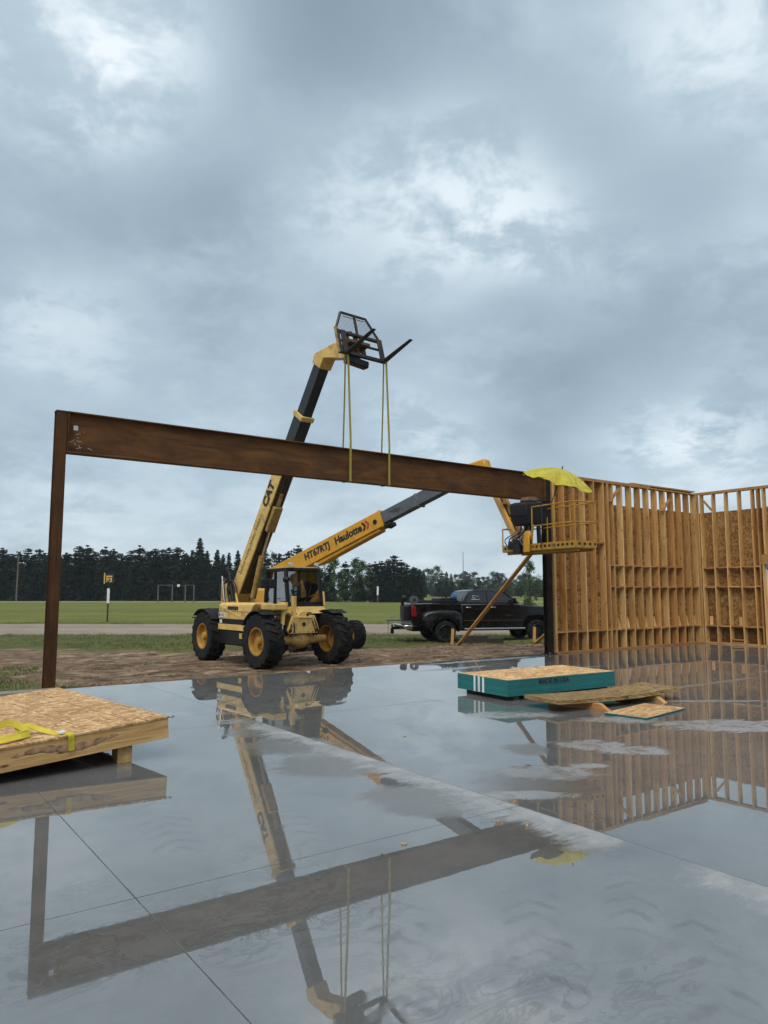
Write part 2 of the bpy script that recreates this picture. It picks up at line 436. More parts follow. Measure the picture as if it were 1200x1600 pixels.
def leaf(name, c0, c1, c2):
    m, t, b = newmat(name)
    p = t.coord('Object')
    n = t.noise(t.vmath('ADD', p, t.oloc()), .9, 4, .6)
    c = t.ramp(n, [(.3, c0), (.55, c1), (.75, c2)])
    c = t.mix(1.0, c, t.ramp(t.rand(), [(0, (.75, .85, .88)), (.4, (1.05, 1.1, 1.1)), (.7, (1.3, 1.35, 1.2)), (1, (1.9, 1.75, 1.3))]), 'MULTIPLY')
    t.put(b.inputs['Base Color'], c); b.inputs['Roughness'].default_value = .7
    b.inputs['Specular IOR Level'].default_value = .2
leaf('spruce_needles', (.006, .012, .009), (.012, .022, .014), (.024, .040, .021))
leaf('pine_needles', (.006, .011, .009), (.011, .020, .014), (.023, .037, .021))
leaf('broad_leaves', (.020, .040, .018), (.040, .072, .028), (.070, .112, .046))

# ------------------------------------------------------------------ ground
def ground_mat():
    m, t, b = newmat('ground_soil')
    P = t.pos(); s = t.sep(P)
    n_edge = t.noise(P, .55, 5, .6)
    n_fine = t.noise(P, 7.0, 6, .65)
    n_mid = t.noise(P, 1.6, 6, .62, .4)
    # mud: ruts run along the slab
    up = t.mapping(P, (1, 1, 1), (0, 0, -ANG))
    rut = t.noise(t.mapping(up, (.85, 2.0, 1)), 1.5, 8, .70, .9)
    mud = t.ramp(rut, [(.36, (.050, .029, .017)), (.46, (.145, .092, .055)), (.54, (.24, .162, .104)), (.63, (.37, .275, .19))])
    mud = t.mix(t.math('MULTIPLY', t.smooth(n_fine, .45, .7), .55), mud, (.060, .038, .024))
    straw = t.smooth(t.noise(t.mapping(up, (3, 22, 1)), 2.4, 4, .6, .8), .60, .72)
    mud = t.mix(t.math('MULTIPLY', straw, .5), mud, (.28, .22, .145))
    # grass under the blades and mown field
    far = t.smooth(s[1], 42, 46)
    st = t.noise(t.mapping(P, (.02, .35, 1)), 1.0, 3, .5)
    fld = t.noise(P, .22, 6, .68)
    field = t.ramp(t.math('ADD', t.math('MULTIPLY', fld, .55), t.math('MULTIPLY', st, .45)), [(.35, (.090, .108, .022)), (.5, (.128, .142, .032)), (.65, (.175, .172, .048))])
    dry = t.smooth(t.noise(t.mapping(P, (.03, .16, 1)), 1.0, 5, .6), .52, .7)
    field = t.mix(t.math('MULTIPLY', dry, .45), field, (.20, .17, .08))
    turf = t.ramp(n_mid, [(.3, (.060, .075, .020)), (.55, (.095, .105, .032)), (.75, (.16, .14, .065))])
    turf = t.mix(t.math('MULTIPLY', t.smooth(n_fine, .5, .75), .5), turf, (.15, .12, .075))
    grass = t.mix(far, turf, field)
    # where mud stops
    edge = t.math('ADD', s[1], t.math('MULTIPLY', t.math('SUBTRACT', n_edge, .5), 6.5))
    edge = t.math('ADD', edge, t.math('MULTIPLY', t.math('SUBTRACT', n_mid, .5), 3.2))
    mudm = t.smooth(edge, 25.2, 23.4)
    us = t.sep(up)[0]           # world-rotated u (without the offset)
    uoff = O.x * math.cos(ANG) + O.y * math.sin(ANG)
    left = t.math('ADD', t.math('SUBTRACT', us, uoff), t.math('MULTIPLY', t.math('SUBTRACT', n_edge, .5), 4.0))
    mudm = t.math('MULTIPLY', mudm, t.smooth(left, -.6, .9))
    weeds = t.smooth(t.math('ADD', n_mid, t.math('MULTIPLY', n_edge, .35)), .78, .86)
    mudm = t.math('MULTIPLY', mudm, t.math('SUBTRACT', 1.0, t.math('MULTIPLY', weeds, .8)))
    c = t.mix(mudm, grass, mud)
    # pale gravel lane in front of the trees
    far_lane = t.math('MULTIPLY', t.smooth(s[1], 119, 121), t.smooth(s[1], 128, 126))
    c = t.mix(t.math('MULTIPLY', far_lane, .8), c, (.30, .28, .23))
    t.put(b.inputs['Base Color'], c)
    b.inputs['Specular IOR Level'].default_value = .12
    t.put(b.inputs['Roughness'], t.fmix(mudm, .95, t.ramp(rut, [(.3, .55), (.6, .9)])))
    t.put(b.inputs['Normal'], t.bump(t.math('ADD', t.math('MULTIPLY', n_fine, .5), rut), .9, .10))
ground_mat()

def grid_lines(segs):
    out = []
    for a, b_, n in segs:
        out += [a + (b_ - a) * i / n for i in range(n)]
    out.append(segs[-1][1]); return out
ul = grid_lines([(-3000, -400, 6), (-400, -60, 10), (-60, -12, 16), (-12, 24, 300), (24, 70, 16), (70, 400, 10), (400, 3000, 6)])
vl = grid_lines([(-400, -30, 5), (-30, -.2, 5), (-.2, .12, 2), (.12, 11, 110), (11, 30, 40), (30, 160, 14), (160, 3000, 10)])
mb = MB()
for v in vl:
    for u in ul:
        p = W(u, v)
        z = ground_z(p.x, p.y)
        if v < .1: z = -.6
        else:
            amp = sstep(.2, .8, v) * (1 - sstep(10, 16, v)) * sstep(-12, -9, u) * (1 - sstep(20, 24, u))
            if amp > 0:
                z += amp * (.040 * mnoise.fractal((u * .5, v * 1.9, 3.1), .8, 2.1, 5) + .022 * mnoise.noise((u * 2.3, v * 3.0, .7)) - .014)
            if v < .5: z += .045 * (1 - sstep(.12, .5, v))
        mb.v.append((p.x, p.y, z))
nu = len(ul)
for j in range(len(vl) - 1):
    for i in range(nu - 1):
        mb.f.append((j * nu + i, j * nu + i + 1, (j + 1) * nu + i + 1, (j + 1) * nu + i)); mb.m.append(0)
g = mb.build('ground', M['ground_soil'], smooth=True)
tag(g, 'brown churned mud giving way to rough turf and a wide mown field', 'ground', kind='structure')

def road_mat():
    m, t, b = newmat('gravel')
    P = t.pos()
    n = t.noise(P, .7, 6, .65); f = t.noise(P, 16, 4, .7)
    tr = t.noise(t.mapping(P, (.03, .8, 1)), 1.2, 3, .5)
    c = t.ramp(t.math('ADD', t.math('MULTIPLY', n, .5), t.math('MULTIPLY', tr, .5)), [(.3, (.17, .135, .10)), (.5, (.25, .205, .155)), (.7, (.33, .28, .215))])
    c = t.mix(t.math('MULTIPLY', t.smooth(f, .5, .75), .5), c, (.14, .125, .11))
    t.put(b.inputs['Base Color'], c); b.inputs['Roughness'].default_value = .9; b.inputs['Specular IOR Level'].default_value = .15
    t.put(b.inputs['Normal'], t.bump(f, .4, .02))
road_mat()
mb = MB(); N = 240
for i in range(N + 1):
    X = -160 + 320 * i / N
    n0 = mnoise.noise((X * .35, 1.3, 0)) * .45 + mnoise.noise((X * 1.7, 5.3, 0)) * .2
    n1 = mnoise.noise((X * .3, 9.3, 0)) * .7 + mnoise.noise((X * 1.5, 2.3, 0)) * .25
    cx = -.004 * X
    for k, (yy, dz) in enumerate(((32.6 + n0, -.006), (33.3 + n0, .018), (37.5, .05), (42.0 + n1, .018), (43.0 + n1, -.006))):
        mb.v.append((X, yy + cx, -.345 + dz))
for i in range(N):
    for k in range(4): mb.f.append((i * 5 + k, (i + 1) * 5 + k, (i + 1) * 5 + k + 1, i * 5 + k + 1)); mb.m.append(0)
tag(mb.build('gravel_road', M['gravel'], smooth=True), 'pale gravel road crossing between the mud and the mown field', 'road', kind='structure')

# ------------------------------------------------------------------ concrete slab
slab = bpy.data.objects.new('concrete_slab', None); C.objects.link(slab)
slab.location = O; slab.rotation_euler = (0, 0, ANG)
tag(slab, 'wet grey concrete floor slab mirroring the steel frame and the sky', 'slab', kind='structure')
def concrete():
    m, t, b = newmat('wet_concrete')
    P = t.coord('Object', slab); s = t.sep(P)
    n1 = t.noise(P, .7, 6, .62, .3); n2 = t.noise(P, 3.1, 7, .65, .2); n3 = t.noise(P, 26, 4, .6)
    n4 = t.noise(P, 1.5, 5, .6, 1.0)
    strk = t.noise(t.mapping(P, (1.2, 3.6, 1), (0, 0, .25)), 1.7, 6, .68, .8)
    wob = t.math('ADD', t.math('ADD', t.math('MULTIPLY', t.math('SUBTRACT', n4, .5), .9), t.math('MULTIPLY', t.math('SUBTRACT', strk, .5), 1.1)), t.math('MULTIPLY', t.math('SUBTRACT', n2, .5), .45))
    wob2 = t.math('SUBTRACT', t.noise(t.mapping(P, (1.0, 1.9, 1), (0, 0, .62)), 2.6, 7, .68, .9), .5)
    dry = None
    def acc(x):
        nonlocal dry
        dry = x if dry is None else t.math('MAXIMUM', dry, x)
    # damp strip along the joint at u = 1.5
    du = t.math('SUBTRACT', 1.5, s[0])
    band = t.math('MULTIPLY', t.smooth(t.math('ADD', du, t.math('MULTIPLY', wob, .7)), .40, .12), t.smooth(du, -.012, .0))
    band = t.math('MULTIPLY', band, t.math('MULTIPLY', t.smooth(t.math('ADD', s[1], wob), -12.6, -11.6), t.smooth(t.math('ADD', s[1], wob), -3.9, -5.0)))
    gap = t.smooth(t.math('ABSOLUTE', t.math('ADD', t.math('ADD', s[1], 10.0), t.math('MULTIPLY', wob, .3))), .12, .38)
    acc(t.math('MULTIPLY', band, gap))
    for (cu, cv, ru, rv, k) in [(3.70, -7.69, .27, .25, 1), (3.86, -8.13, .25, .20, 1), (2.96, -8.26, .13, .11, 1), (2.43, -8.22, .30, .24, .85), (5.96, -7.95, .60, .42, 1), (4.39, -5.90, .42, .26, .9), (5.19, -6.94, .34, .24, .9),
                                (1.75, -8.60, .30, .12, .9), (8.6, -5.6, .75, .10, .7), (7.6, -6.75, .6, .10, .8), (9.6, -2.6, 1.0, .10, .7), (7.6, -1.2, .9, .16, .6), (9.2, -.25, 1.4, .16, .7), (4.0, -4.4, .7, .18, .6),
                                (.9, -3.3, .5, .15, .5), (11.5, -3.2, .8, .09, .7), (12.8, -5.2, .9, .08, .7), (10.2, -5.6, .8, .1, .6), (6.6, -9.6, .8, .3, .5)]:
        q = t.sep(t.mapping(t.vmath('SUBTRACT', t.comb(s[0], s[1], 0), (cu, cv, 0)), (1, 1, 1), (0, 0, ANG)))
        lng = ru < .7
        dx = t.math('DIVIDE', q[0] if lng else t.math('SUBTRACT', s[0], cu), ru * 1.35 if lng else ru); dy = t.math('DIVIDE', q[1] if lng else t.math('SUBTRACT', s[1], cv), rv * .9)
        rr = t.math('SQRT', t.math('ADD', t.math('MULTIPLY', dx, dx), t.math('MULTIPLY', dy, dy)))
        rr = t.math('ADD', t.math('MULTIPLY', rr, .8), t.math('MULTIPLY', wob2, 1.7))
        acc(t.math('MULTIPLY', t.smooth(rr, 1.02, .66), k * .72))
    dry = t.math('MULTIPLY', dry, t.smooth(t.noise(P, 4.5, 6, .7, .5), .30, .56, .35, 1.0))
    fleck = t.math('MULTIPLY', t.smooth(t.noise(P, 5.5, 6, .7), .70, .76), .4)
    acc(fleck)
    # film thins: damp but still shiny zones
    damp = t.smooth(n1, .55, .70)
    # muddy tyre prints: chevrons in bands
    def tread(c_u, ang, c_v, half, length, seed):
        q = t.mapping(P, (1, 1, 1), (0, 0, ang), (0, 0, 0))
        q = t.mapping(t.vmath('SUBTRACT', P, (c_u, c_v, 0)), (1, 1, 1), (0, 0, ang))
        e = t.sep(q)
        ax = t.math('ABSOLUTE', e[0])
        ph = t.math('ADD', t.math('MULTIPLY', e[1], 34.0), t.math('MULTIPLY', ax, 30.0))
        ph = t.math('ADD', ph, t.math('MULTIPLY', wob, 5.0))
        wv = t.smooth(t.math('SINE', ph), .0, .95)
        mk = t.math('MULTIPLY', t.smooth(ax, half, half * .75), t.smooth(t.math('ABSOLUTE', e[1]), length, length * .6))
        mk = t.math('MULTIPLY', mk, t.smooth(t.noise(P, 3.3 + seed, 5, .65), .38, .62))
        return t.math('MULTIPLY', mk, wv)
    tr = tread(-.60, ANG, -10.10, .17, .75, 0)
    tr = t.math('MAXIMUM', tr, tread(.05, ANG + .1, -10.3, .17, .7, .4))
    tr = t.math('MAXIMUM', tr, tread(-.79, ANG - .45, -7.71, .2, .75, .7))
    tr = t.math('MAXIMUM', tr, tread(.45, ANG + .25, -10.9, .17, .6, 1.1))
    tr = t.math('MAXIMUM', tr, tread(-.1, ANG - .5, -8.2, .2, .5, 1.5))
    tr = t.math('MAXIMUM', tr, tread(.75, ANG + .3, -10.3, .15, .5, 1.9))
    silt = t.math('MULTIPLY', t.smooth(n2, .5, .68), .5)
    base = t.ramp(t.math('ADD', t.math('MULTIPLY', n1, .6), t.math('MULTIPLY', n2, .4)), [(.3, (.092, .094, .092)), (.5, (.138, .139, .135)), (.7, (.188, .188, .181))])
    base = t.mix(silt, base, (.140, .132, .118))
    # dried slurry swirls and mud smears left by boots and tyres
    sw = t.noise(t.mapping(P, (1.0, 1.6, 1), (0, 0, .5)), 2.6, 5, .6, 2.2)
    rid = t.smooth(t.math('ABSOLUTE', t.math('SUBTRACT', sw, .5)), .055, .012)
    zone = t.smooth(t.noise(P, .62, 3, .5), .50, .66)
    mudz = t.vmath('DISTANCE', t.comb(s[0], s[1], 0), (-1.75, -9.25, 0))
    zone = t.math('MAXIMUM', zone, t.smooth(mudz, .55, .2))
    smear = t.math('MULTIPLY', t.math('ADD', t.math('MULTIPLY', rid, .7), t.math('MULTIPLY', t.smooth(sw, .54, .66), .6)), zone)
    base = t.mix(t.math('MULTIPLY', smear, .55), base, (.050, .047, .041))
    grit = t.smooth(t.noise(P, 62, 3, .7), .66, .74)
    base = t.mix(t.math('MULTIPLY', grit, .35), base, (.24, .235, .22))
    base = t.mix(t.math('MULTIPLY', tr, .32), base, (.075, .072, .066))
    dryc = t.ramp(n2, [(.3, (.22, .225, .225)), (.5, (.30, .305, .305)), (.7, (.38, .385, .385))])
    c = t.mix(dry, base, dryc)
    c = t.mix(t.math('MULTIPLY', n3, .18), c, (.05, .05, .048))
    rough = t.fmix(damp, .008, .035)
    rough = t.math('ADD', rough, t.math('MULTIPLY', smear, .06))
    # scuffed, silty film where the machines turned
    sil = None
    for (cu, cv, r_) in ((2.0, -8.35, .62), (1.0, -8.2, .55), (3.0, -7.4, .35), (1.0, -6.9, .6), (1.15, -5.9, .55), (1.2, -5.0, .45)):
        q = t.math('DIVIDE', t.vmath('DISTANCE', t.comb(s[0], s[1], 0), (cu, cv, 0)), r_)
        q = t.smooth(t.math('ADD', q, t.math('MULTIPLY', wob, .8)), 1.1, .45)
        sil = q if sil is None else t.math('MAXIMUM', sil, q)
    rough = t.math('ADD', rough, t.math('MULTIPLY', tr, .05))
    rough = t.math('ADD', rough, t.math('MULTIPLY', sil, .22))
    c = t.mix(t.math('MULTIPLY', t.math('MULTIPLY', sil, t.math('SUBTRACT', 1.0, dry)), .6), c, (.10, .094, .085))
    rough = t.fmix(dry, rough, .50)
    t.put(b.inputs['Base Color'], c); t.put(b.inputs['Roughness'], rough)
    dull = t.math('MINIMUM', t.math('ADD', t.math('MULTIPLY', tr, .55), t.math('MULTIPLY', smear, .45)), 1.0)
    t.put(b.inputs['IOR'], t.fmix(dry, t.fmix(dull, 2.85, 1.5), 1.45))
    # the film barely ripples; damp spots follow the broom finish
    rip = t.math('ADD', t.math('MULTIPLY', t.noise(P, 2.2, 3, .5), 1.0), t.math('MULTIPLY', t.noise(t.mapping(P, (14, 5, 1)), 1.0, 3, .5), .10))
    hgt = t.math('ADD', t.math('MULTIPLY', rip, .0045), t.math('MULTIPLY', t.math('MULTIPLY', n3, dry), .015))
    t.put(b.inputs['Normal'], t.bump(hgt, 1.0, .05))
concrete()
simple('slab_side', (.24, .235, .225), .85, var=.25, scale=5, dirt=(.10, .075, .055), dirt_amt=.6, bump=.3)
us_ = [-14, -9.8, -6.98, -4.16, -1.33, 1.5, 4.33, 7.16, 9.99, 12.82, 15.65, 18.75]
vs_ = [-20, -15, -8.78, -4.35, .14]
for i in range(len(us_) - 1):
    for j in range(len(vs_) - 1):
        e = .0035
        b0 = us_[i] + (e if i else 0); b1 = us_[i + 1] - (e if i < len(us_) - 2 else 0)
        c0 = vs_[j] + (e if j else 0); c1 = vs_[j + 1] - (e if j < len(vs_) - 2 else 0)
        m_ = MB(); m_.box(b0, b1, c0, c1, -.1, 0); m_.m = [1, 0, 1, 1, 1, 1]
        m_.build('slab_panel', [M['wet_concrete'], M['slab_side']], slab)
MB().box(us_[0] + .02, us_[-1] - .02, vs_[0] + .02, vs_[-1] - .02, -.45, -.101).build('slab_base', M['slab_side'], slab)

# ------------------------------------------------------------------ steel portal: two posts and the beam
BTOP, BBOT, PU = 4.54, 3.85, 11.69
def steel_post(u, label, mat_):
    t_ = thing('steel_post', label, 'post', W(u, 0, 0), ANG)
    s = .085
    m_ = MB()
    m_.box(-s, s, -s, -s + .014, .02, BTOP - .02); m_.box(-s, s, s - .014, s, .02, BTOP - .02); m_.box(-.006, .006, -s + .014, s - .014, .02, BTOP - .02)
    m_.build('column', mat_, t_, bev=.002)
    MB().box(-.14, .14, -.13, .13, .0, .02).build('base_plate', mat_, t_)
    MB().box(-s - .006, s + .006, -s - .006, s + .006, BTOP - .02, BTOP).build('cap_plate', mat_, t_)
    for dx in (-.1, .1):
        for dy in (-.105, .105):
            MB().cyl((dx, dy, .02), (dx, dy, .055), .014, n=6).build('anchor_nut', M['galvanised'], t_)
    return t_
steel_post(0, 'rusty brown steel post standing beside the grey plank and the mud', M['rust_post'])
steel_post(PU, 'blackened steel post standing at the end of the long stud wall', M['black_steel'])

bm_ = thing('steel_beam', 'long rusty steel I-beam spanning between the two posts', 'beam', W(0, 0, 0), ANG)
u0, u1 = .092, PU - .092
MB().box(u0, u1, -.006, .006, BBOT + .02, BTOP - .02).build('web', M['rust_steel'], bm_)
MB().box(u0, u1, -.11, .11, BTOP - .02, BTOP).build('flange', M['rust_steel'], bm_, bev=.002)
MB().box(u0, u1, -.11, .11, BBOT, BBOT + .02).build('flange', M['rust_steel'], bm_, bev=.002)
for uu in (u0 + .005, u1 - .015):
    MB().box(uu, uu + .012, -.1, .1, BBOT + .021, BTOP - .021).build('end_plate', M['rust_steel'], bm_)
MB().box(.20, .27, -.0085, -.006, 4.25, 4.33).build('paper_tag', M['label_white'], bm_)
ch = MB()
for k in range(9):
    p = (.30 + rnd.uniform(-.08, .14), -.0085, 4.0 + rnd.uniform(-.04, .26)); q = (p[0] + rnd.uniform(-.10, .10), -.0085, p[2] + rnd.uniform(-.07, .07))
    ch.bar(p, q, .003, .009, up=(0, 0, 1))
ch.build('chalk_mark', M['chalk'], bm_)

# ------------------------------------------------------------------ slings from the forks round the beam
def ribbon(mb, pts, wdir, w, t=.004):
    wd = Vector(wdir).normalized(); rings = []
    for i, p in enumerate(pts):
        p = Vector(p); q = (Vector(pts[min(i + 1, len(pts) - 1)]) - Vector(pts[max(i - 1, 0)])).normalized()
        n = q.cross(wd).normalized() * t / 2
        rings.append([p - wd * w / 2 - n, p + wd * w / 2 - n, p + wd * w / 2 + n, p - wd * w / 2 + n])
    mb.loft(rings)
    return mb
HEEL = 6.63
for k, (u, lab) in enumerate(((5.60, 'thin yellow lifting sling hung from the fork beside the telehandler boom head'), (6.60, 'thin yellow lifting sling hung from the fork farther from the boom head'))):
    t_ = thing('lifting_sling', lab, 'sling', W(u, 0, 0), ANG, 'slings holding the beam')
    top = HEEL - .03
    pts = [(.02, -.02, top), (.025, -.07, top - .9), (.03, -.125, BTOP + .15), (.03, -.122, BTOP), (.03, -.122, BBOT - .008)]
    ribbon(MB(), pts, (1, 0, 0), .050).build('front_leg', M['sling_yellow'], t_)
    pts = [(-.02, .02, top), (-.01, .06, top - .9), (.0, .12, BTOP + .1), (.0, .122, BTOP), (.0, .122, BBOT - .008)]
    ribbon(MB(), pts, (1, .25, 0), .045).build('back_leg', M['sling_yellow'], t_)
    ribbon(MB(), [(.03, -.122, BBOT - .008), (.015, 0, BBOT - .010), (.0, .122, BBOT - .008)], (1, 0, 0), .05).build('under_loop', M['sling_yellow'], t_)
    ribbon(MB(), [(.02, -.02, top), (.0, -.075, top + .02), (0, -.085, top + .07), (0, .085, top + .07), (0, .075, top + .02), (-.02, .02, top)], (1, 0, 0), .05).build('fork_loop', M['sling_yellow'], t_)

# ------------------------------------------------------------------ stud walls
def stud_mesh(z0, z1, t=.038, d=.184, mat_='stud_wood'):
    return MB().box(-t / 2, t / 2, -d / 2, d / 2, z0, z1).mesh('stud', M[mat_])
WALL_H = 4.60
wa = thing('stud_wall', 'tall open stud wall running from the blackened post to the corner', 'wall', W(0, 0, 0), ANG)
UA0, UA1 = PU + .16, 18.53
full = stud_mesh(.04, WALL_H - .076)
MB().box(UA0, UA1, -.092, .092, .002, .039).build('bottom_plate', M['plate_wood'], wa)
MB().box(UA0, UA1, -.092, .092, WALL_H - .075, WALL_H - .038).build('top_plate', M['plate_wood'], wa)
MB().box(UA0 + .02, 16.05, -.092, .092, WALL_H - .037, WALL_H).build('top_plate', M['plate_wood'], wa)
MB().box(15.2, 18.35, -.085, .099, WALL_H + .001, WALL_H + .038).build('top_plate', M['plate_wood'], wa)
us = []
u = UA0 + .02
while u < UA1 - .05: us.append(u); u += .406
us += [UA0 + .06, 14.06, 14.10, UA1 - .03, UA1 - .075]
for u in us: link('stud', full, wa, loc=(u, rnd.uniform(-.004, .004), 0))
sus = sorted(us)
blk = {}
def block(parent, a, b_, z, axis='u', fixed=0.0):
    L = round(b_ - a - .039, 3)
    if L < .08: return
    if L not in blk: blk[L] = MB().box(-L / 2, L / 2, -.07, .07, -.019, .019).mesh('blocking', M['plate_wood'])
    o = link('blocking', blk[L], parent)
    if axis == 'u': o.location = ((a + b_) / 2, fixed - .02, z)
    else: o.location = (fixed - .02, (a + b_) / 2, z); o.rotation_euler = (0, 0, PI / 2)
for a, b_ in zip(sus[:-1], sus[1:]):
    mid = (a + b_) / 2
    block(wa, a, b_, .53 + rnd.uniform(-.008, .008))
    if mid > 14.1:
        block(wa, a, b_, 1.69 + rnd.uniform(-.008, .008))
        if mid < 17.6: block(wa, a, b_, 2.27 + rnd.uniform(-.008, .008))
    elif 13.55 < mid < 13.95: block(wa, a, b_, 2.87)
def sheet(parent, a, b_, z0, z1, mat_, axis='u', off=.0):
    if axis == 'u': m_ = MB().box(a + .0004, b_ - .0004, off, off + .011, z0, z1)
    else: m_ = MB().box(off, off + .011, a + .0004, b_ - .0004, z0, z1)
    return m_.build('osb_panel', M[mat_], parent)
cuts = [UA0, 12.66, 13.88, 14.12, 15.30, 16.52, 17.74, UA1 + .09]
for a, b_ in zip(cuts[:-1], cuts[1:]):
    top = WALL_H if b_ < 14.3 else 3.98 + rnd.uniform(-.015, .015)
    sheet(wa, a, b_, .03, .535, 'osb_treated', off=.096)
    sheet(wa, a, b_, .5355, 2.97, 'osb_wall', off=.096)
    sheet(wa, a, b_, 2.9705, top, 'osb_wall', off=.096)
for (ua, za, ub, zb) in ((14.2, 4.02, 14.62, 4.42), (16.62, 3.9, 17.05, 4.30)):
    MB().bar((ua, -.06, za), (ub, -.06, zb), .038, .089, up=(0, 1, 0)).build('diagonal_brace', M['plate_wood'], wa)

wb = thing('stud_wall', 'stud wall with bare OSB panels and a doorway, meeting the long wall at the corner', 'wall', W(0, 0, 0), ANG)
UB = UA1 + .094
MB().box(UB - .092, UB + .092, -8.0, -.094, .002, .039).build('bottom_plate', M['plate_wood'], wb)
MB().box(UB - .092, UB + .092, -8.0, -.094, WALL_H - .075, WALL_H - .038).build('top_plate', M['plate_wood'], wb)
MB().box(UB - .092, UB + .092, -8.0, .09, WALL_H - .037, WALL_H).build('top_plate', M['plate_wood'], wb)
DV0, DV1 = -2.02, -3.10       # doorway
vsb = [-.13, -.52, -.92, -1.33, -1.73, -1.90, -1.965]
for v in vsb[:-1]: link('stud', full, wb, loc=(UB, v, 0), rz=PI / 2)
short = stud_mesh(2.62, WALL_H - .076)
jack = stud_mesh(.04, 2.33, mat_='stud_wood')
link('stud', jack, wb, loc=(UB, vsb[-1] - .02, 0), rz=PI / 2)
for v in (-2.06, -2.42, -2.84, -3.06): link('stud', short, wb, loc=(UB, v, 0), rz=PI / 2)
for v in (-3.14, -3.2, -3.6, -4.0, -4.4, -4.8, -5.2, -5.6, -6.0, -6.4, -6.8, -7.2, -7.6, -7.96): link('stud', full, wb, loc=(UB, v, 0), rz=PI / 2)
MB().box(UB - .085, UB + .07, -3.12, -1.93, 2.335, 2.615).build('door_header', M['plate_wood'], wb)
for a, b_ in zip([-vv for vv in vsb[:-1]][:-1], [-vv for vv in vsb[:-1]][1:]):
    for z in (.53, 1.70, 2.27): block(wb, -b_, -a, z + rnd.uniform(-.01, .01), 'v', UB)
for a, b_ in ((-1.98, -.88), (-.88, .09)):
    sheet(wb, a, b_, .03, .535, 'osb_treated', 'v', UB + .096)
    sheet(wb, a, b_, .5355, 2.6, 'osb_wall', 'v', UB + .096)
    sheet(wb, a, b_, 2.6005, 3.98, 'osb_wall', 'v', UB + .096)
sheet(wb, -4.2, -1.98, 2.6005, 4.0, 'osb_wall', 'v', UB + .096)
for a, b_ in ((-5.4, -3.12), (-8, -5.4)): sheet(wb, a, b_, .03, 2.6, 'osb_wall', 'v', UB + .096)
sheet(wb, -8, -4.2, 2.6005, 4.0, 'osb_wall', 'v', UB + .096)
MB().bar((UB - .05, -.22, 4.35), (UB - .05, -.50, 4.0), .038, .089, up=(1, 0, 0)).build('diagonal_brace', M['plate_wood'], wb)
MB().box(UB - .09, UB + .06, -1.31, -.94, .05, .085).build('floor_block', M['plate_wood'], wb)
MB().box(UB - .09, UB + .06, -1.31, -.94, .125, .16).build('floor_block', M['plate_wood'], wb)
wrap = MB().box(UB + .035, UB + .045, -3.10, -2.0, .02, 2.33).build('house_wrap', M['wrap_white'], wb)
wp = MB()
for k in range(46):
    lo = k < 30
    y = rnd.uniform(-2.98, -2.05); z = rnd.uniform(.35, .95) if lo else rnd.uniform(2.14, 2.24)
    wp.box(UB + .0325, UB + .0345, y, y + rnd.uniform(.02, .07), z, z + (.012 if lo else .035))
wp.build('wrap_print', M['wrap_print'], wrap)['kind'] = 'stuff'

# wood offcuts leaning in the bays
GRP = 'pale offcuts resting on the lower blocking'
def offcut(u, v, z, rz, flat=False):
    t_ = .036
    if flat: m_ = MB().box(-.045, .045, -t_ / 2, t_ / 2, 0, .26)
    else: m_ = MB().prism([(-.055, 0), (.075, 0), (.06, .02), (-.03, .30), (-.05, .30)], -t_ / 2, t_ / 2)
    o = m_.build('wood_offcut', M['offcut_wood'])
    o.location = W(u, v, z); o.rotation_euler = (0, 0, ANG + rz)
    return o
for a, b_ in zip(sus[:-1], sus[1:]):
    mid = (a + b_) / 2
    if b_ - a > .3 and (14.1 < mid < 16.9 or 17.2 < mid < 18.2) and not (16.45 < mid < 16.8):
        tag(offcut(mid - .06, -.055, .551, rnd.uniform(-.25, .15)), 'small pale tapered offcut standing on the lower blocking of the long stud wall', 'offcut', GRP)
tag(offcut(UB - .02, -.30, .551, PI / 2, True), 'pale square-cut board end leaning in the bay beside the wall corner', 'offcut')
tag(offcut(UB - .02, -1.22, .551, PI / 2, True), 'pale board end standing in a bay nearer the doorway', 'offcut')

# outside braces and stakes
def brace(p0, p1, stake_uv, label, slab_):
    o = MB()
    a, b_ = Vector(p0), Vector(p1)
    L = (b_ - a).length
    me = MB().box(-.07, .07, -.019, .019, 0, L).mesh('wooden_brace', M['brace_wood'])
    ob = link('wooden_brace', me); ob.location = a; ob.rotation_euler = (b_ - a).to_track_quat('Z', 'Y').to_euler()
    tag(ob, label, 'brace')
    z = ground_z(stake_uv[0], stake_uv[1])
    st = MB().prism([(-.045, .50), (.045, .50), (.045, -.18), (0, -.3), (-.045, -.18)], -.019, .019).build('wooden_stake', M['brace_wood'])
    st.location = (stake_uv[0], stake_uv[1], z); st.rotation_euler = (0, .06, .25)
    tag(st, slab_, 'stake')
brace((2.28, 24.2, -.34), (4.30, 20.0, 2.95), (2.22, 24.3), 'long diagonal timber brace rising from the grass to the lift basket height', 'short wooden stake at the foot of the long brace')
brace((4.98, 25.3, -.34), (5.70, 22.2, 1.05), (5.12, 25.42), 'timber brace beside the front wheel of the black pickup', 'short wooden stake beside the pickup front wheel')
td = thing('timber_bundle', 'dark wet timbers lying on the grass between stake and pickup', 'timber', (3.2, 24.9, ground_z(3.2, 24.9)), R(8))
for k in range(2): MB().box(-.72, .78 - .1 * k, -.16 + .17 * k, -.01 + .17 * k, .0, .15).build('timber', M['dark_tie'], td, bev=.008)
MB().box(-.60, .25, -.10, .06, .152, .23).build('timber', M['dark_tie'], td, bev=.008)

# ------------------------------------------------------------------ framed deck panel on the left
DA = R(8)
deck = thing('deck_panel', 'pale wood floor panel with OSB top propped on a block at the left', 'panel', W(-.06, -5.67, .182), ANG + DA)
deck.rotation_euler = (0, R(-3.4), ANG + DA)
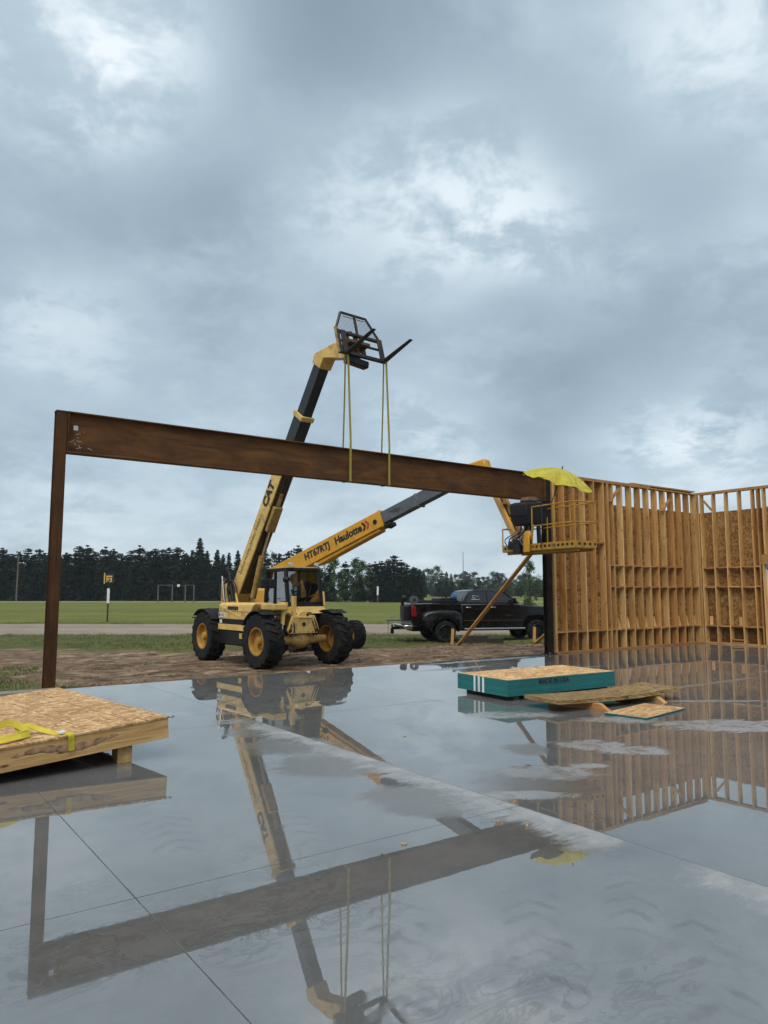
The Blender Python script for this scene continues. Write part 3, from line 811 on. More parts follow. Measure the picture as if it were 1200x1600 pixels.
# local: x runs back to the left (negative), y away from the viewer; z=0 top of rim
LEN, DEP, RH = 3.02, 2.85, .187
MB().box(-LEN, 0, 0, .038, 0, RH).build('rim_board', M['fresh_wood'], deck, bev=.003)
MB().box(-LEN, 0, DEP - .038, DEP, 0, RH).build('rim_board', M['fresh_wood'], deck, bev=.003)
MB().box(-.038, 0, .039, DEP - .039, 0, RH).build('rim_board', M['fresh_wood'], deck)
MB().box(-LEN, -LEN + .038, .039, DEP - .039, 0, RH).build('rim_board', M['fresh_wood'], deck)
jm = MB().box(-.019, .019, .039, DEP - .039, 0, RH - .001).mesh('joist', M['fresh_wood'])
for k in range(1, 8): link('joist', jm, deck, loc=(-.406 * k, 0, 0))
edges = [0.012, -.335, -.74, -1.55, -2.36, -LEN - .01]
for a, b_ in zip(edges[:-1], edges[1:]):
    m_ = MB().box(b_ + .0045, a - .0045, -.010, DEP + .01, RH + .001, RH + .019); m_.build('osb_panel', M['osb'], deck)
# bark wane on the rim
wn = MB()
sg = 22
rings = []
for k in range(sg + 1):
    x = -1.42 + .92 * k / sg; e = math.sin(PI * k / sg) ** .5
    zc = .108 + .02 * math.sin(k * .35); hh = .004 + .028 * e * (1 + .25 * math.sin(k * 1.9))
    rings.append([(x, -.0005, zc - hh), (x, -.0035 * e - .0015, zc - hh * .5), (x, -.003 * e - .0015, zc + hh * .6 + .008 * math.sin(k * 2.3)), (x, -.0005, zc + hh)])
wn.loft(rings)
simple('bark_wane', (.34, .20, .10), .8, var=.6, scale=16, bump=.7, bscale=30, dirt=(.14, .07, .035), dirt_amt=.8, dscale=14)
wn.build('bark_edge', M['bark_wane'], deck)
nl = MB()
for k in range(5): nl.cyl((.012 + .012 * k, -.012 - .004 * (k % 2), RH + .008 - .008 * (k % 3)), (.028 + .003 * k, -.016, RH + .0 + .005 * k), .003, n=5)
nl.build('splinter', M['dark_tie'], deck)
# yellow ratchet strap lying on the deck
strap = thing('yellow_strap', 'loose yellow webbing strap looped over the near edge of the floor panel', 'strap', W(-.06, -5.67, .182), 0)
strap.rotation_euler = deck.rotation_euler
def bez(pts, n=10):
    out = []
    P = [Vector(p) for p in pts]
    for i in range(len(P) - 1):
        p0 = P[max(i - 1, 0)]; p1 = P[i]; p2 = P[i + 1]; p3 = P[min(i + 2, len(P) - 1)]
        for k in range(n):
            t = k / n
            out.append(.5 * ((2 * p1) + (p2 - p0) * t + (2 * p0 - 5 * p1 + 4 * p2 - p3) * t * t + (3 * p1 - p0 - 3 * p2 + p3) * t ** 3))
    out.append(P[-1]); return out
T = RH + .020
def ribbon2(mb, pts, wds, w, t=.005):
    rings = []
    for i, p in enumerate(pts):
        q = (Vector(pts[min(i + 1, len(pts) - 1)]) - Vector(pts[max(i - 1, 0)])).normalized()
        wd = wds[i]; wd = (wd - q * wd.dot(q)).normalized(); n = q.cross(wd).normalized() * t / 2
        rings.append([p - wd * w / 2 - n, p + wd * w / 2 - n, p + wd * w / 2 + n, p - wd * w / 2 + n])
    return mb.loft(rings)
ctrl = [(-.93, -.020, T - .135), (-.93, -.020, T - .07), (-.935, -.016, T + .004), (-.96, .06, T + .006), (-1.03, .17, T + .015), (-1.10, .30, T + .045), (-1.17, .36, T + .075), (-1.27, .36, T + .05)]
pts = bez(ctrl, 8)
wd = [Vector((1, 0, 0)).lerp(Vector((.55, .5, .55)), min(1, i / len(pts) * 1.2)) for i in range(len(pts))]
ribbon2(MB(), pts, wd, .052).build('strap_end', M['strap_yellow'], strap)
ctrl = [(-1.20, .26, T + .035), (-1.24, .34, T + .085), (-1.31, .38, T + .12), (-1.40, .37, T + .115), (-1.47, .32, T + .07), (-1.48, .26, T + .03), (-1.42, .20, T + .028), (-1.30, .19, T + .035), (-1.20, .24, T + .035)]
pts = bez(ctrl, 8)
ribbon2(MB(), pts, [Vector((.25, .45, .85))] * len(pts), .056).build('strap_loop', M['strap_yellow'], strap)
ctrl = [(-1.20, .22, T + .03), (-1.32, .15, T + .03), (-1.48, .13, T + .02), (-1.75, .16, T + .012), (-2.1, .3, T + .008), (-2.5, .6, T + .008)]
pts = bez(ctrl, 8)
ribbon2(MB(), pts, [Vector((.1, .6, .7)).lerp(Vector((0, 1, .1)), min(1, i / 20)) for i in range(len(pts))], .052).build('strap_tail', M['strap_yellow'], strap)
MB().box(-1.005, -.95, .045, .125, T + .008, T + .026).build('strap_label', M['label_white'], strap, bev=.003)
dk = MB().box(-.15, .15, -.065, .065, 0, .139).build('prop_block', M['fresh_wood'])
dk.location = W(-.45, -5.50, 0); dk.rotation_euler = (0, 0, ANG + R(84)); tag(dk, 'short board block on edge under the corner of the floor panel', 'block')
gp = MB().box(-2.6, .10, -.62, -.30, .045, .085).build('plank', M['grey_plank'], bev=.004)
gp.location = W(0, 0, 0); gp.rotation_euler = (0, 0, ANG); tag(gp, 'weathered grey plank lying at the foot of the rusty post', 'plank')
for uu in (-.05, -1.3, -2.3):
    q = MB().box(uu - .05, uu + .05, -.55, -.36, .0, .044).build('plank_spacer', M['dark_tie']); q.location = W(0, 0, 0); q.rotation_euler = (0, 0, ANG)
    tag(q, 'dark spacer block under the weathered grey plank', 'block', 'spacers under the grey plank')

# ------------------------------------------------------------------ OSB pack with teal edges
SA = R(-3)
pk = thing('osb_stack', 'pack of OSB sheets with teal painted edges and three white stripes', 'stack', W(6.32, -4.54, 0), ANG + SA)
NS, TH = 20, .0118
m_ = MB().box(-1.15, 1.15, -.58, .58, 0, TH - .0006); m_.m = [1, 1, 0, 0, 0, 0]; m_.m[0] = 1
sm = m_.mesh('sheet', [M['teal_edge'], M['osb']])
Z0 = .066
for k in range(NS):
    link('sheet', sm, pk, loc=(rnd.uniform(-.002, .002), rnd.uniform(-.002, .002), Z0 + TH * k))
ZT = Z0 + TH * NS
for y in (.16, .06, -.04): MB().box(-1.1562, -1.1535, y - .022, y + .022, Z0 + .003, ZT - .004).build('white_stripe', M['white_paint'], pk)
text('MADE IN USA', .105, M['letter_black'], pk, (-.22, -.5835, ZT - .065), (1, 0, 0), (0, 0, 1), 'printed_mark', bold=.0015)
for x in (-.95, .0, .95): 
    q = MB().box(x - .045, x + .045, -.55, .55, 0, .064).build('bearer_block', M['dark_tie']); q.location = W(6.32, -4.54, 0); q.rotation_euler = (0, 0, ANG + SA)
    tag(q, 'dark bearer under the teal-edged OSB pack', 'bearer', 'bearers under the OSB pack')

# weathered sheets on dunnage
sp = thing('sheet_pile', 'three weathered OSB sheets bowed on two dunnage pieces beside the teal pack', 'sheets', W(6.18, -5.93, 0), ANG + R(-5))
for k in range(3):
    m_ = MB(); n = 16; rings = []
    for i in range(n + 1):
        x = -1.2 + 2.4 * i / n + .025 * k; zz_ = .085 + .012 * k + .05 * ((x - .1) / 1.2) ** 2 * (1 if x > 0 else .45) + .002 * k
        rings.append([(x, -.35 + .03 * k, zz_), (x, .33 + .03 * k, zz_), (x, .33 + .03 * k, zz_ + .0112), (x, -.35 + .03 * k, zz_ + .0112)])
    m_.loft(rings); m_.build('sheet', M['osb_weathered'], sp)
for x, r_ in ((-.62, .25), (.72, .05)):
    q = MB().prism([(-.5, 0), (.42, 0), (.42, .085), (-.36, .085)], -.045, .045, axis='y').build('dunnage_block', M['fresh_wood'])
    q.location = sp.location + Uv * x + Vv * (-.02); q.rotation_euler = (0, 0, ANG + R(85) + r_); tag(q, 'pale dunnage board with a slanted end under the weathered sheets', 'dunnage', 'dunnage under the weathered sheets')
    q.location.z = .0
os_ = thing('osb_offcut', 'small OSB sheet with a teal edge lying flat on the wet slab', 'sheet', W(5.97, -6.76, 0), ANG + R(9))
m_ = MB().box(-.57, .57, -.29, .29, .006, .024); m_.m = [1, 1, 0, 0, 0, 0]; m_.build('panel', [M['teal_edge'], M['osb']], os_)
# bits of litter on the slab
for k, (u, v) in enumerate(((.3, -8.95), (1.2, -9.15), (-.5, -5.2), (17.2, -.9), (16.6, -1.4), (2.4, -6.2))):
    q = MB().prism([(-.018, -.008), (.012, -.01), (.02, .006), (-.01, .011)], 0.001, .008, axis='z').build('wood_chip', M['fresh_wood']); q.location = W(u, v, 0); q.rotation_euler = (0, 0, k * 1.3)
    tag(q, 'tiny pale wood chip lying on the wet slab', 'chip', 'wood chips on the slab')

# ------------------------------------------------------------------ wheels
def tyre_mesh(Rr, w, rim, lug_h, lugs, mat_='rubber', name='tyre'):
    m_ = MB(); h = w / 2; b = Rr - lug_h
    m_.revolve([(rim, -h * .80), (rim + .02, -h * .93), (rim + (b - rim) * .5, -h * 1.0), (b * .955, -h * .95), (b, -h * .74), (b + .004, 0), (b, h * .74), (b * .955, h * .95), (rim + (b - rim) * .5, h * 1.0), (rim + .02, h * .93), (rim, h * .80)], 44)
    for k in range(lugs):
        for sd in (-1, 1):
            th = 2 * PI * (k + (.5 if sd > 0 else 0)) / lugs
            dth = 2 * PI / lugs * .21
            def pt(a, y, r): return (r * math.cos(a), y * sd, r * math.sin(a))
            sl = 2 * PI / lugs * .85
            prof = [(-.06 * w, b - .02, Rr), (.30 * w, b - .02, Rr - .004), (.47 * w, b * .95, Rr - .028), (.503 * w, b * .88, b * .925)]
            rings = []
            for i, (y, r0, r1) in enumerate(prof):
                a = th + sl * (y / w)
                rings.append([pt(a - dth, y, r0), pt(a + dth, y, r0), pt(a + dth * .82, y, r1), pt(a - dth * .82, y, r1)])
            m_.loft(rings)
    return m_.mesh(name, M[mat_], True)
def rim_mesh(rr, w, out, mat_, holes=8):     # dish faces +y when out = 1
    m_ = MB(); h = w / 2 * .80
    o = out
    m_.revolve([(rr, -h * o), (rr * 1.06, -h * o), (rr * 1.06, h * o), (rr * 1.07, (h + .012) * o), (rr * .98, (h + .012) * o), (rr * .93, (h - .03) * o), (rr * .90, (h - .11) * o), (rr * .70, (h - .135) * o), (rr * .52, (h - .12) * o), (rr * .48, (h - .10) * o), (.001, (h - .10) * o)], 36)
    for k in range(holes):
        a = 2 * PI * k / holes
        m_.cyl((rr * .56 * math.cos(a), (h - .125) * o, rr * .56 * math.sin(a)), (rr * .56 * math.cos(a), (h - .095) * o, rr * .56 * math.sin(a)), .014, n=6)
    return m_.mesh('rim', M[mat_], True)
def hub_mesh(r, y0, y1, out, mat_):
    m_ = MB(); m_.revolve([(r, y0 * out), (r, (y0 + (y1 - y0) * .6) * out), (r * .8, y1 * out), (.001, y1 * out)], 20)
    return m_.mesh('hub', M[mat_], True)
def add_wheel(parent, loc, tm, rm, hm, rot=0.0, steer=0.0):
    t_ = link('tyre', tm, parent, loc=loc); t_.rotation_euler = (0, rot, steer)
    link('rim', rm, t_)
    if hm: link('hub', hm, t_)
    return t_
def arc_strip(mb, c, r, y0, y1, a0, a1, th=.02, n=12):
    rings = []
    for i in range(n + 1):
        a = a0 + (a1 - a0) * i / n; co, si = math.cos(a), math.sin(a)
        rings.append([(c[0] + r * co, y0, c[2] + r * si), (c[0] + r * co, y1, c[2] + r * si), (c[0] + (r + th) * co, y1, c[2] + (r + th) * si), (c[0] + (r + th) * co, y0, c[2] + (r + th) * si)])
    return mb.loft(rings)

# ------------------------------------------------------------------ telehandler (x forward, y its left side, z up)
TZ = -.162
TA = math.atan2(-.772, .636)
tl = thing('telehandler', 'faded yellow telehandler on big lugged tyres with its boom raised over the beam', 'telehandler', (-2.0, 17.44, TZ), TA)
Y, YD, K = M['cat_yellow'], M['cat_yellow_dirty'], M['black_paint']
tm = tyre_mesh(.625, .43, .315, .042, 18)
WR = .61
rm_r, rm_l = rim_mesh(.30, .43, -1, 'rim_orange'), rim_mesh(.30, .43, 1, 'rim_orange')
hm_r, hm_l = hub_mesh(.105, .03, .17, -1, 'rim_orange'), hub_mesh(.105, .03, .17, 1, 'rim_orange')
for (x, y, st) in ((0, -.95, .04), (0, .95, .04), (-2.7, -.95, -.02), (-2.7, .95, -.02)):
    add_wheel(tl, (x, y, WR), tm, rm_r if y < 0 else rm_l, hm_r if y < 0 else hm_l, rnd.uniform(0, 3), st)
# axles and frame
for x in (0, -2.7):
    a = MB(); a.cyl((x, -.74, WR), (x, -.26, WR), .085, .11, 14); a.cyl((x, .26, WR), (x, .74, WR), .11, .085, 14)
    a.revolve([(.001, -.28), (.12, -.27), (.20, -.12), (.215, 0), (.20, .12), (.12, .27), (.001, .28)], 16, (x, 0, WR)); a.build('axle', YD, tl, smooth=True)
MB().box(-3.15, -.12, -.42, -.30, .55, 1.05).box(-3.15, -.12, .30, .42, .55, 1.05).box(-3.15, -2.95, -.30, .30, .55, 1.05).box(-1.9, -1.1, -.30, .30, .50, .85).build('chassis', K, tl, bev=.01)
# right-hand engine side (towards the viewer's left)
hd = MB().loft([[(-2.10, -1.00, 1.06), (-.66, -1.00, 1.06), (-.66, -.46, 1.06), (-2.10, -.46, 1.06)], [(-2.10, -1.00, 1.20), (-.52, -1.00, 1.24), (-.52, -.46, 1.24), (-2.10, -.46, 1.20)], [(-2.10, -.985, 1.40), (-.40, -.985, 1.42), (-.40, -.46, 1.42), (-2.10, -.46, 1.40)], [(-2.06, -.93, 1.455), (-.40, -.93, 1.465), (-.40, -.46, 1.465), (-2.06, -.46, 1.455)]]).build('engine_hood', Y, tl, bev=.018)
MB().bar((-2.02, -1.006, 1.37), (-1.0, -1.003, 1.12), .012, .05, up=(0, 0, 1)).build('hood_crease', Y, hd, bev=.004)
MB().box(-.40, .22, -.80, -.44, 1.31, 1.44).build('side_deck', Y, tl, bev=.015)
MB().box(-2.08, -.68, -.985, -.44, .94, 1.058).build('side_recess', K, tl)
MB().box(-2.10, -.70, -1.005, -.44, .80, .938).build('step_plate', Y, tl, bev=.008)
MB().box(-2.10, -.70, -.97, -.43, .44, .798).build('fuel_tank', K, tl, bev=.03)
MB().box(-1.05, -.86, -.985, -.968, .62, .74).build('side_reflector', M['sign_amber'], tl)
pl_ = MB().box(-2.06, -1.72, -1.012, -1.0025, 1.10, 1.21).build('data_plate', M['label_white'], tl)
pp = MB()
for k in range(3):
    pp.box(-1.95, -1.78, -1.0145, -1.0125, 1.13 + .024 * k, 1.14 + .024 * k)
pp.box(-2.04, -1.985, -1.0145, -1.0125, 1.125, 1.19); pp.build('plate_print', M['letter_black'], pl_)
MB().box(-2.04, -1.92, -.995, -.986, .955, 1.045).build('inspection_sticker', M['label_white'], tl)
# fenders
for (x, y, a0, a1) in ((0, -.95, .15, 2.15), (0, .95, .30, 2.6), (-2.7, -.95, .35, 2.3), (-2.7, .95, .35, 2.3)):
    f_ = MB(); arc_strip(f_, (x, 0, WR), .672, y - .22, y + .22, R(62) if x == 0 else R(40), R(150) if x == 0 else R(132), .014, 14)
    fo = f_.build('fender', M['black_plastic'], tl, smooth=True)
    rb = MB(); arc_strip(rb, (x, 0, WR), .686, y - .015, y + .015, R(64) if x == 0 else R(42), R(148) if x == 0 else R(130), .010, 14)
    for aa in (80, 110, 140):
        rb.bar((x + .690 * math.cos(R(aa)), y - .22, WR + .690 * math.sin(R(aa))), (x + .690 * math.cos(R(aa)), y + .22, WR + .690 * math.sin(R(aa))), .03, .012, up=(math.cos(R(aa)), 0, math.sin(R(aa))))
    rb.build('fender_rib', M['black_plastic'], fo)
# front plate and frame under the cab
fp = MB().prism([(-.40, .76), (.40, .76), (.44, .84), (.31, 1.17), (.12, 1.19), (.08, 1.26), (-.03, 1.28), (-.13, 1.24), (-.18, 1.17), (-.31, 1.17), (-.44, .84)], .16, .22, axis='x').build('front_plate', Y, tl, bev=.012)
for (y, z, r_) in ((0.0, .97, .045), (-.37, .83, .038), (.37, .83, .038), (.10, 1.19, .03)):
    MB().cyl((.20, y, z), (.228, y, z), r_, n=16).build('pin_hole', K, fp, smooth=True)
    MB().cyl((.215, y, z), (.224, y, z), r_ * 1.35, n=16).build('pin_collar', YD, fp, smooth=True)
MB().bar((.235, -.17, 1.135), (.235, .20, 1.125), .035, .04).build('lifting_lug', Y, fp, bev=.008)
MB().box(.06, .155, -.235, -.165, 1.15, 1.62).box(.06, .155, -.255, -.236, 1.15, 1.62).build('hose_guard', Y, tl, bev=.01)
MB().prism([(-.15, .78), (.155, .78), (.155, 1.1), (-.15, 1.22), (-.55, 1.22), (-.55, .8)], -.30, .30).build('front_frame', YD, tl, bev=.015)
sc_ = MB(); sc_.cyl((.05, -.46, 1.32), (.12, -.52, .96), .055, n=14); sc_.build('steer_cylinder', Y, tl, smooth=True)
MB().cyl((.12, -.52, .96), (.15, -.545, .72), .026, n=10).build('cylinder_rod', M['cylinder_rod'], tl, smooth=True)
MB().prism([(-.05, 1.20), (.10, 1.42), (.10, 1.48), (-.25, 1.48), (-.40, 1.15)], -.44, -.36).build('side_gusset', Y, tl, bev=.01)
MB().prism([(-.62, 1.20), (-.14, 1.20), (-.40, 1.36), (-.62, 1.36)], .06, .98).build('cab_apron', Y, tl, bev=.015)
MB().box(-1.70, -.56, .10, 1.05, .85, 1.36).build('cab_base', Y, tl, bev=.02)
MB().bar((-.52, 1.10, 1.28), (-.62, 1.12, 1.72), .05, .05).build('grab_post', Y, tl, bev=.01)
# cab: corner posts, roof, panes, seat
cb0 = {'fr': (-.60, .08, 1.362), 'fl': (-.60, 1.07, 1.362), 'rr': (-1.66, .08, 1.362), 'rl': (-1.66, 1.07, 1.362)}
cb1 = {'fr': (-.76, .10, 2.27), 'fl': (-.76, 1.05, 2.27), 'rr': (-1.62, .10, 2.24), 'rl': (-1.62, 1.05, 2.24)}
fr_ = MB()
for k in cb0: fr_.bar(cb0[k], cb1[k], .085, .085, up=(1, 0, 0))
for a, b_ in (('fr', 'fl'), ('fr', 'rr'), ('fl', 'rl'), ('rr', 'rl')):
    fr_.bar(cb0[a], cb0[b_], .09, .09); fr_.bar(cb1[a], cb1[b_], .08, .085)
md = Vector((-1.22, .08, 1.36)); fr_.bar(md, (-1.24, .10, 2.25), .07, .05, up=(1, 0, 0))
fr_.bar((-1.22, 1.07, 1.36), (-1.24, 1.05, 2.25), .07, .05, up=(1, 0, 0))
fr_.prism([(-.66, 1.40), (-.66, 1.50), (-1.2, 1.46), (-1.2, 1.40)], .062, .10)
fr_.box(-.645, -.60, .12, 1.03, 1.40, 1.47)
cabf = fr_.build('cab_frame', K, tl, bev=.014)
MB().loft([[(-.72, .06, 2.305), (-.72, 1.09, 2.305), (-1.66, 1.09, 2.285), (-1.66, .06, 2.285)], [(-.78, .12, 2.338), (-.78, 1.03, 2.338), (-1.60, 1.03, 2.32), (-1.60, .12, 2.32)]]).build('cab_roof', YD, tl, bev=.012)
def quad(pts, name, mat_, parent, th=.006):
    p = [Vector(q) for q in pts]; n = (p[1] - p[0]).cross(p[3] - p[0]).normalized() * th
    return MB().loft([[q - n / 2 for q in p], [q + n / 2 for q in p]]).build(name, mat_, parent)
G_ = M['cab_glass']
quad([(-.612, .13, 1.47), (-.612, 1.02, 1.47), (-.765, 1.01, 2.24), (-.765, .14, 2.24)], 'windscreen', G_, tl)
quad([(-.66, .088, 1.46), (-1.19, .088, 1.44), (-1.21, .102, 2.22), (-.80, .102, 2.24)], 'side_pane', G_, tl)
quad([(-1.26, .088, 1.44), (-1.61, .088, 1.44), (-1.59, .102, 2.20), (-1.27, .102, 2.22)], 'side_pane', G_, tl)
quad([(-.66, 1.062, 1.44), (-1.19, 1.062, 1.44), (-1.21, 1.048, 2.22), (-.80, 1.048, 2.24)], 'side_pane', G_, tl)
quad([(-1.655, .13, 1.44), (-1.655, 1.02, 1.44), (-1.615, 1.01, 2.20), (-1.615, .14, 2.20)], 'rear_pane', G_, tl)
st_ = MB().loft([[(-1.45, .36, 1.37), (-.98, .36, 1.37), (-.98, .80, 1.37), (-1.45, .80, 1.37)], [(-1.47, .35, 1.50), (-.97, .35, 1.52), (-.97, .81, 1.52), (-1.47, .81, 1.50)]])
st_.loft([[(-1.46, .36, 1.50), (-1.34, .36, 1.50), (-1.34, .80, 1.50), (-1.46, .80, 1.50)], [(-1.53, .38, 1.80), (-1.42, .38, 1.80), (-1.42, .78, 1.80), (-1.53, .78, 1.80)], [(-1.55, .44, 1.90), (-1.46, .44, 1.90), (-1.46, .72, 1.90), (-1.55, .72, 1.90)]])
st_.build('seat', M['seat_green'], tl, bev=.03)
MB().box(-.84, -.66, .16, 1.0, 1.37, 1.58).build('dashboard', M['black_plastic'], tl, bev=.02)
sw = MB()
for i in range(20):
    a0, a1 = 2 * PI * i / 20, 2 * PI * (i + 1) / 20
    sw.cyl((-.93 + .08 * math.sin(a0), .40 + .17 * math.cos(a0), 1.72 + .15 * math.sin(a0)), (-.93 + .08 * math.sin(a1), .40 + .17 * math.cos(a1), 1.72 + .15 * math.sin(a1)), .014, n=6)
sw.cyl((-.93, .40, 1.72), (-.80, .40, 1.55), .025, n=8); sw.bar((-.93, .24, 1.72), (-.93, .56, 1.72), .02, .03); sw.build('steering_wheel', M['black_plastic'], tl, smooth=True)
wi = MB(); wi.bar((-.615, .62, 1.46), (-.68, .80, 1.86), .012, .016); wi.bar((-.655, .70, 1.58), (-.72, .86, 1.92), .012, .022); wi.build('wiper', K, tl)
mi = MB().box(-.52, -.46, -.74, -.58, 1.80, 2.02).build('mirror', M['black_plastic'], tl, bev=.02)
MB().box(-.52, -.46, -.54, -.38, 1.80, 2.02).build('mirror', M['black_plastic'], tl, bev=.02)
MB().cyl((-.49, -.56, 1.40), (-.49, -.56, 2.06), .012, n=8).build('mirror_stalk', K, tl)
MB().cyl((-.50, .03, 2.02), (-.62, -.02, 2.02), .05, .075, 14).build('work_lamp', M['black_plastic'], tl, smooth=True)
MB().cyl((-.75, 1.30, 2.05), (-.70, 1.30, 2.05), .08, .08, 14).cyl((-.72, 1.07, 2.05), (-.72, 1.25, 2.05), .012, n=6).build('mirror', M['black_plastic'], tl, smooth=True)
for k in range(6):
    MB().box(-1.62 + .09 * k, -1.56 + .09 * k, -1.004, -.992, 1.28, 1.37).build('hood_louver', K, hd)
for k, (y0_, y1_) in enumerate(((-.30, -.42), (-.26, -.30), (.22, .34), (.27, .42))):
    MB().tube(bez([(-.05, y0_, 1.22), (.17, y0_ - .02, 1.05 + .05 * k), (.24, y1_ * .9, .84), (.12, y1_, .70)], 6), .014, 7).build('hydraulic_hose', M['rubber_hose'], tl, smooth=True)
for (y, z) in ((-.24, .80), (-.12, .80), (.12, .80), (.24, .80), (-.22, 1.10), (.22, 1.10), (-.33, .95), (.33, .95)):
    MB().cyl((.22, y, z), (.232, y, z), .014, n=6).build('bolt', M['grey_steel'], tl)
for y in (.20, .95):
    MB().cyl((-.66, y, 2.40), (-.74, y, 2.40), .055, .04, 14).build('work_lamp', M['label_white'], tl, smooth=True)
MB().box(-2.06, -.46, -1.0065, -1.0015, 1.245, 1.252).build('hood_seam', K, hd)
MB().box(-.58, -.50, -.9885, -.9855, 1.30, 1.36).build('hood_latch', K, hd)
MB().box(-.615, -.598, .30, .62, 1.20, 1.27).build('serial_plate', M['label_white'], tl)
MB().cyl((-1.0, .055, 1.55), (-1.14, .055, 1.55), .012, n=6).build('door_handle', M['chrome'], tl)
# rear boom tower, hoses and cylinders
for y0 in (-.36, .16):
    MB().prism([(-3.10, .95), (-2.10, .95), (-2.30, 1.40), (-2.50, 1.78), (-2.72, 1.90), (-2.92, 1.84), (-3.08, 1.50)], y0, y0 + .04).build('boom_tower', Y, tl, bev=.01)
MB().cyl((-2.70, -.42, 1.70), (-2.70, .26, 1.70), .06, n=16).build('pivot_pin', K, tl, smooth=True)
rc = MB(); rc.cyl((-2.86, -.50, 1.42), (-2.90, -.48, 2.02), .05, n=12); rc.cyl((-2.60, -.50, 1.42), (-2.72, -.48, 1.92), .045, n=12); rc.build('tilt_cylinder', YD, tl, smooth=True)
MB().cyl((-2.72, -.52, 1.45), (-2.92, -.50, 2.12), .022, n=10).build('cylinder_rod', M['cylinder_rod'], tl, smooth=True)
for k in range(5):
    x = -3.0 + .11 * k
    MB().tube(bez([(x, -.46, 1.44), (x - .07, -.50, 1.72 + .05 * (k % 3)), (x - .02, -.46, 1.98 + .06 * (k % 2)), (x + .12, -.40, 1.96), (x + .22, -.36, 1.70)], 6), .017, 8).build('hydraulic_hose', M['rubber_hose'], tl, smooth=True)
MB().cyl((-2.45, -.42, 1.50), (-2.72, -.40, 2.26), .055, n=12).cyl((-2.72, -.40, 2.26), (-2.86, -.40, 2.32), .05, n=12).build('exhaust_stack', K, tl, smooth=True)
# boom
B0 = Vector((-2.68, -.08, 1.71)); B1 = Vector((1.2, -.08, 7.27)); BD = (B1 - B0).normalized(); BN = Vector((-BD.z, 0, BD.x))    # BN: boom's upper side
def bp(t, n=0.0, y=0.0): return B0 + BD * t + BN * n + Vector((0, y, 0))
UPB = tuple(BN)
st1 = MB().bar(bp(-.25), bp(4.02), .36, .44, up=UPB).build('boom_outer', Y, tl, bev=.02)
MB().bar(bp(.1, -.2215), bp(3.9, -.2215), .30, .006, up=UPB).build('shaded_greasy_underside', M['boom_grease_shade'], tl)  # thin dark plate: underside shade painted in together with the grease
MB().bar(bp(3.93), bp(4.04), .41, .49, up=UPB).build('boom_collar', YD, tl, bev=.012)
MB().bar(bp(4.0), bp(5.12), .30, .37, up=UPB).build('boom_middle', M['boom_black'], tl, bev=.01)
MB().bar(bp(5.02), bp(5.14), .36, .44, up=UPB).build('boom_collar', Y, tl, bev=.012)
MB().bar(bp(5.1), bp(6.50), .25, .31, up=UPB).build('boom_inner', M['boom_black'], tl, bev=.01)
# underside ram
MB().cyl(bp(.25, -.62), bp(1.35, -.36), .075, n=16).build('lift_cylinder', YD, tl, smooth=True)
MB().cyl(bp(1.35, -.36), bp(2.25, -.28), .036, n=12).build('cylinder_rod', M['cylinder_rod'], tl, smooth=True)
MB().bar(bp(2.05, -.31), bp(2.75, -.29), .24, .13, up=UPB).build('ram_bracket', YD, tl, bev=.02)
MB().bar(bp(2.75, -.27), bp(3.1, -.24), .10, .08, up=UPB).build('ram_bracket', YD, tl, bev=.02)
ht = MB()
for y in (-.10, .02, .10): ht.tube([bp(.6, -.245, y), bp(1.6, -.25, y), bp(3.9, -.245, y)], .014, 6)
ht.build('hydraulic_pipe', M['rubber_hose'], tl, smooth=True)
# lettering on the viewer's side of the boom (its right side, -y)
text('CAT', .34, M['letter_black'], st1, bp(2.92, .02, -.1835), BD, BN, 'lettering', bold=.02)
wv_ = MB(); prev = None
for k in range(150):
    t_ = .55 + 1.75 * k / 150
    gate = 1 if (k % 37) not in (35, 36, 0) else 0
    p = bp(t_ + .03 * math.sin(k * 1.1), .02 + (.055 * math.sin(k * .9) + (.06 if k % 37 in (2, 3, 4, 18) else 0)) * .8, -.1825)
    if prev is not None and gate: wv_.bar(prev, p, .006, .014, up=(0, 1, 0))
    prev = p
wv_.build('faded_script', M['letter_faded'], st1)
# boom head
HD = Vector((1, 0, 0))
MB().loft([[bp(6.35, -.19, y) if i else bp(6.35, .19, y) for i, y in ((0, -.16), (0, .16), (1, .16), (1, -.16))],
           [bp(6.62, -.20, y) if i else bp(6.56, .22, y) for i, y in ((0, -.17), (0, .17), (1, .17), (1, -.17))],
           [(1.66, -.08 + y, 7.27 if not i else 6.93) for i, y in ((0, -.17), (0, .17), (1, .17), (1, -.17))],
           [(2.26, -.08 + y, 7.14 if not i else 6.76) for i, y in ((0, -.15), (0, .15), (1, .15), (1, -.15))]]).build('boom_head', Y, tl, bev=.015)
# carriage: tilted back about the fork heel
TI = R(16)
ct, st__ = math.cos(TI), math.sin(TI)
HX, HZ = 2.46, 6.78
def cp(x, y, z): return (HX + x * ct - z * st__, y, HZ + x * st__ + z * ct)    # carriage-local: x forward, z up from the heel
def cbar(mb, a, b_, w_, h_): return mb.bar(cp(*a), cp(*b_), w_, h_, up=(0, 1, 0) if abs(a[1] - b_[1]) < .3 else (1, 0, .2))
KF = M['fork_steel']
cr = MB()
cbar(cr, (0, -.66, 0.02), (0, .58, 0.02), .07, .08); cbar(cr, (0, -.66, .52), (0, .58, .52), .06, .07); cbar(cr, (0, -.64, .30), (0, .56, .30), .04, .05)
for y in (-.62, .54): cbar(cr, (0, y, -.02), (0, y, .56), .075, .075)
cr.build('carriage', KF, tl, bev=.008)
MB().bar(cp(.02, -.645, -.02), cp(.02, -.645, .6), .02, .12, up=(0, 1, 0)).build('carriage_edge', YD, tl)
gd = MB()
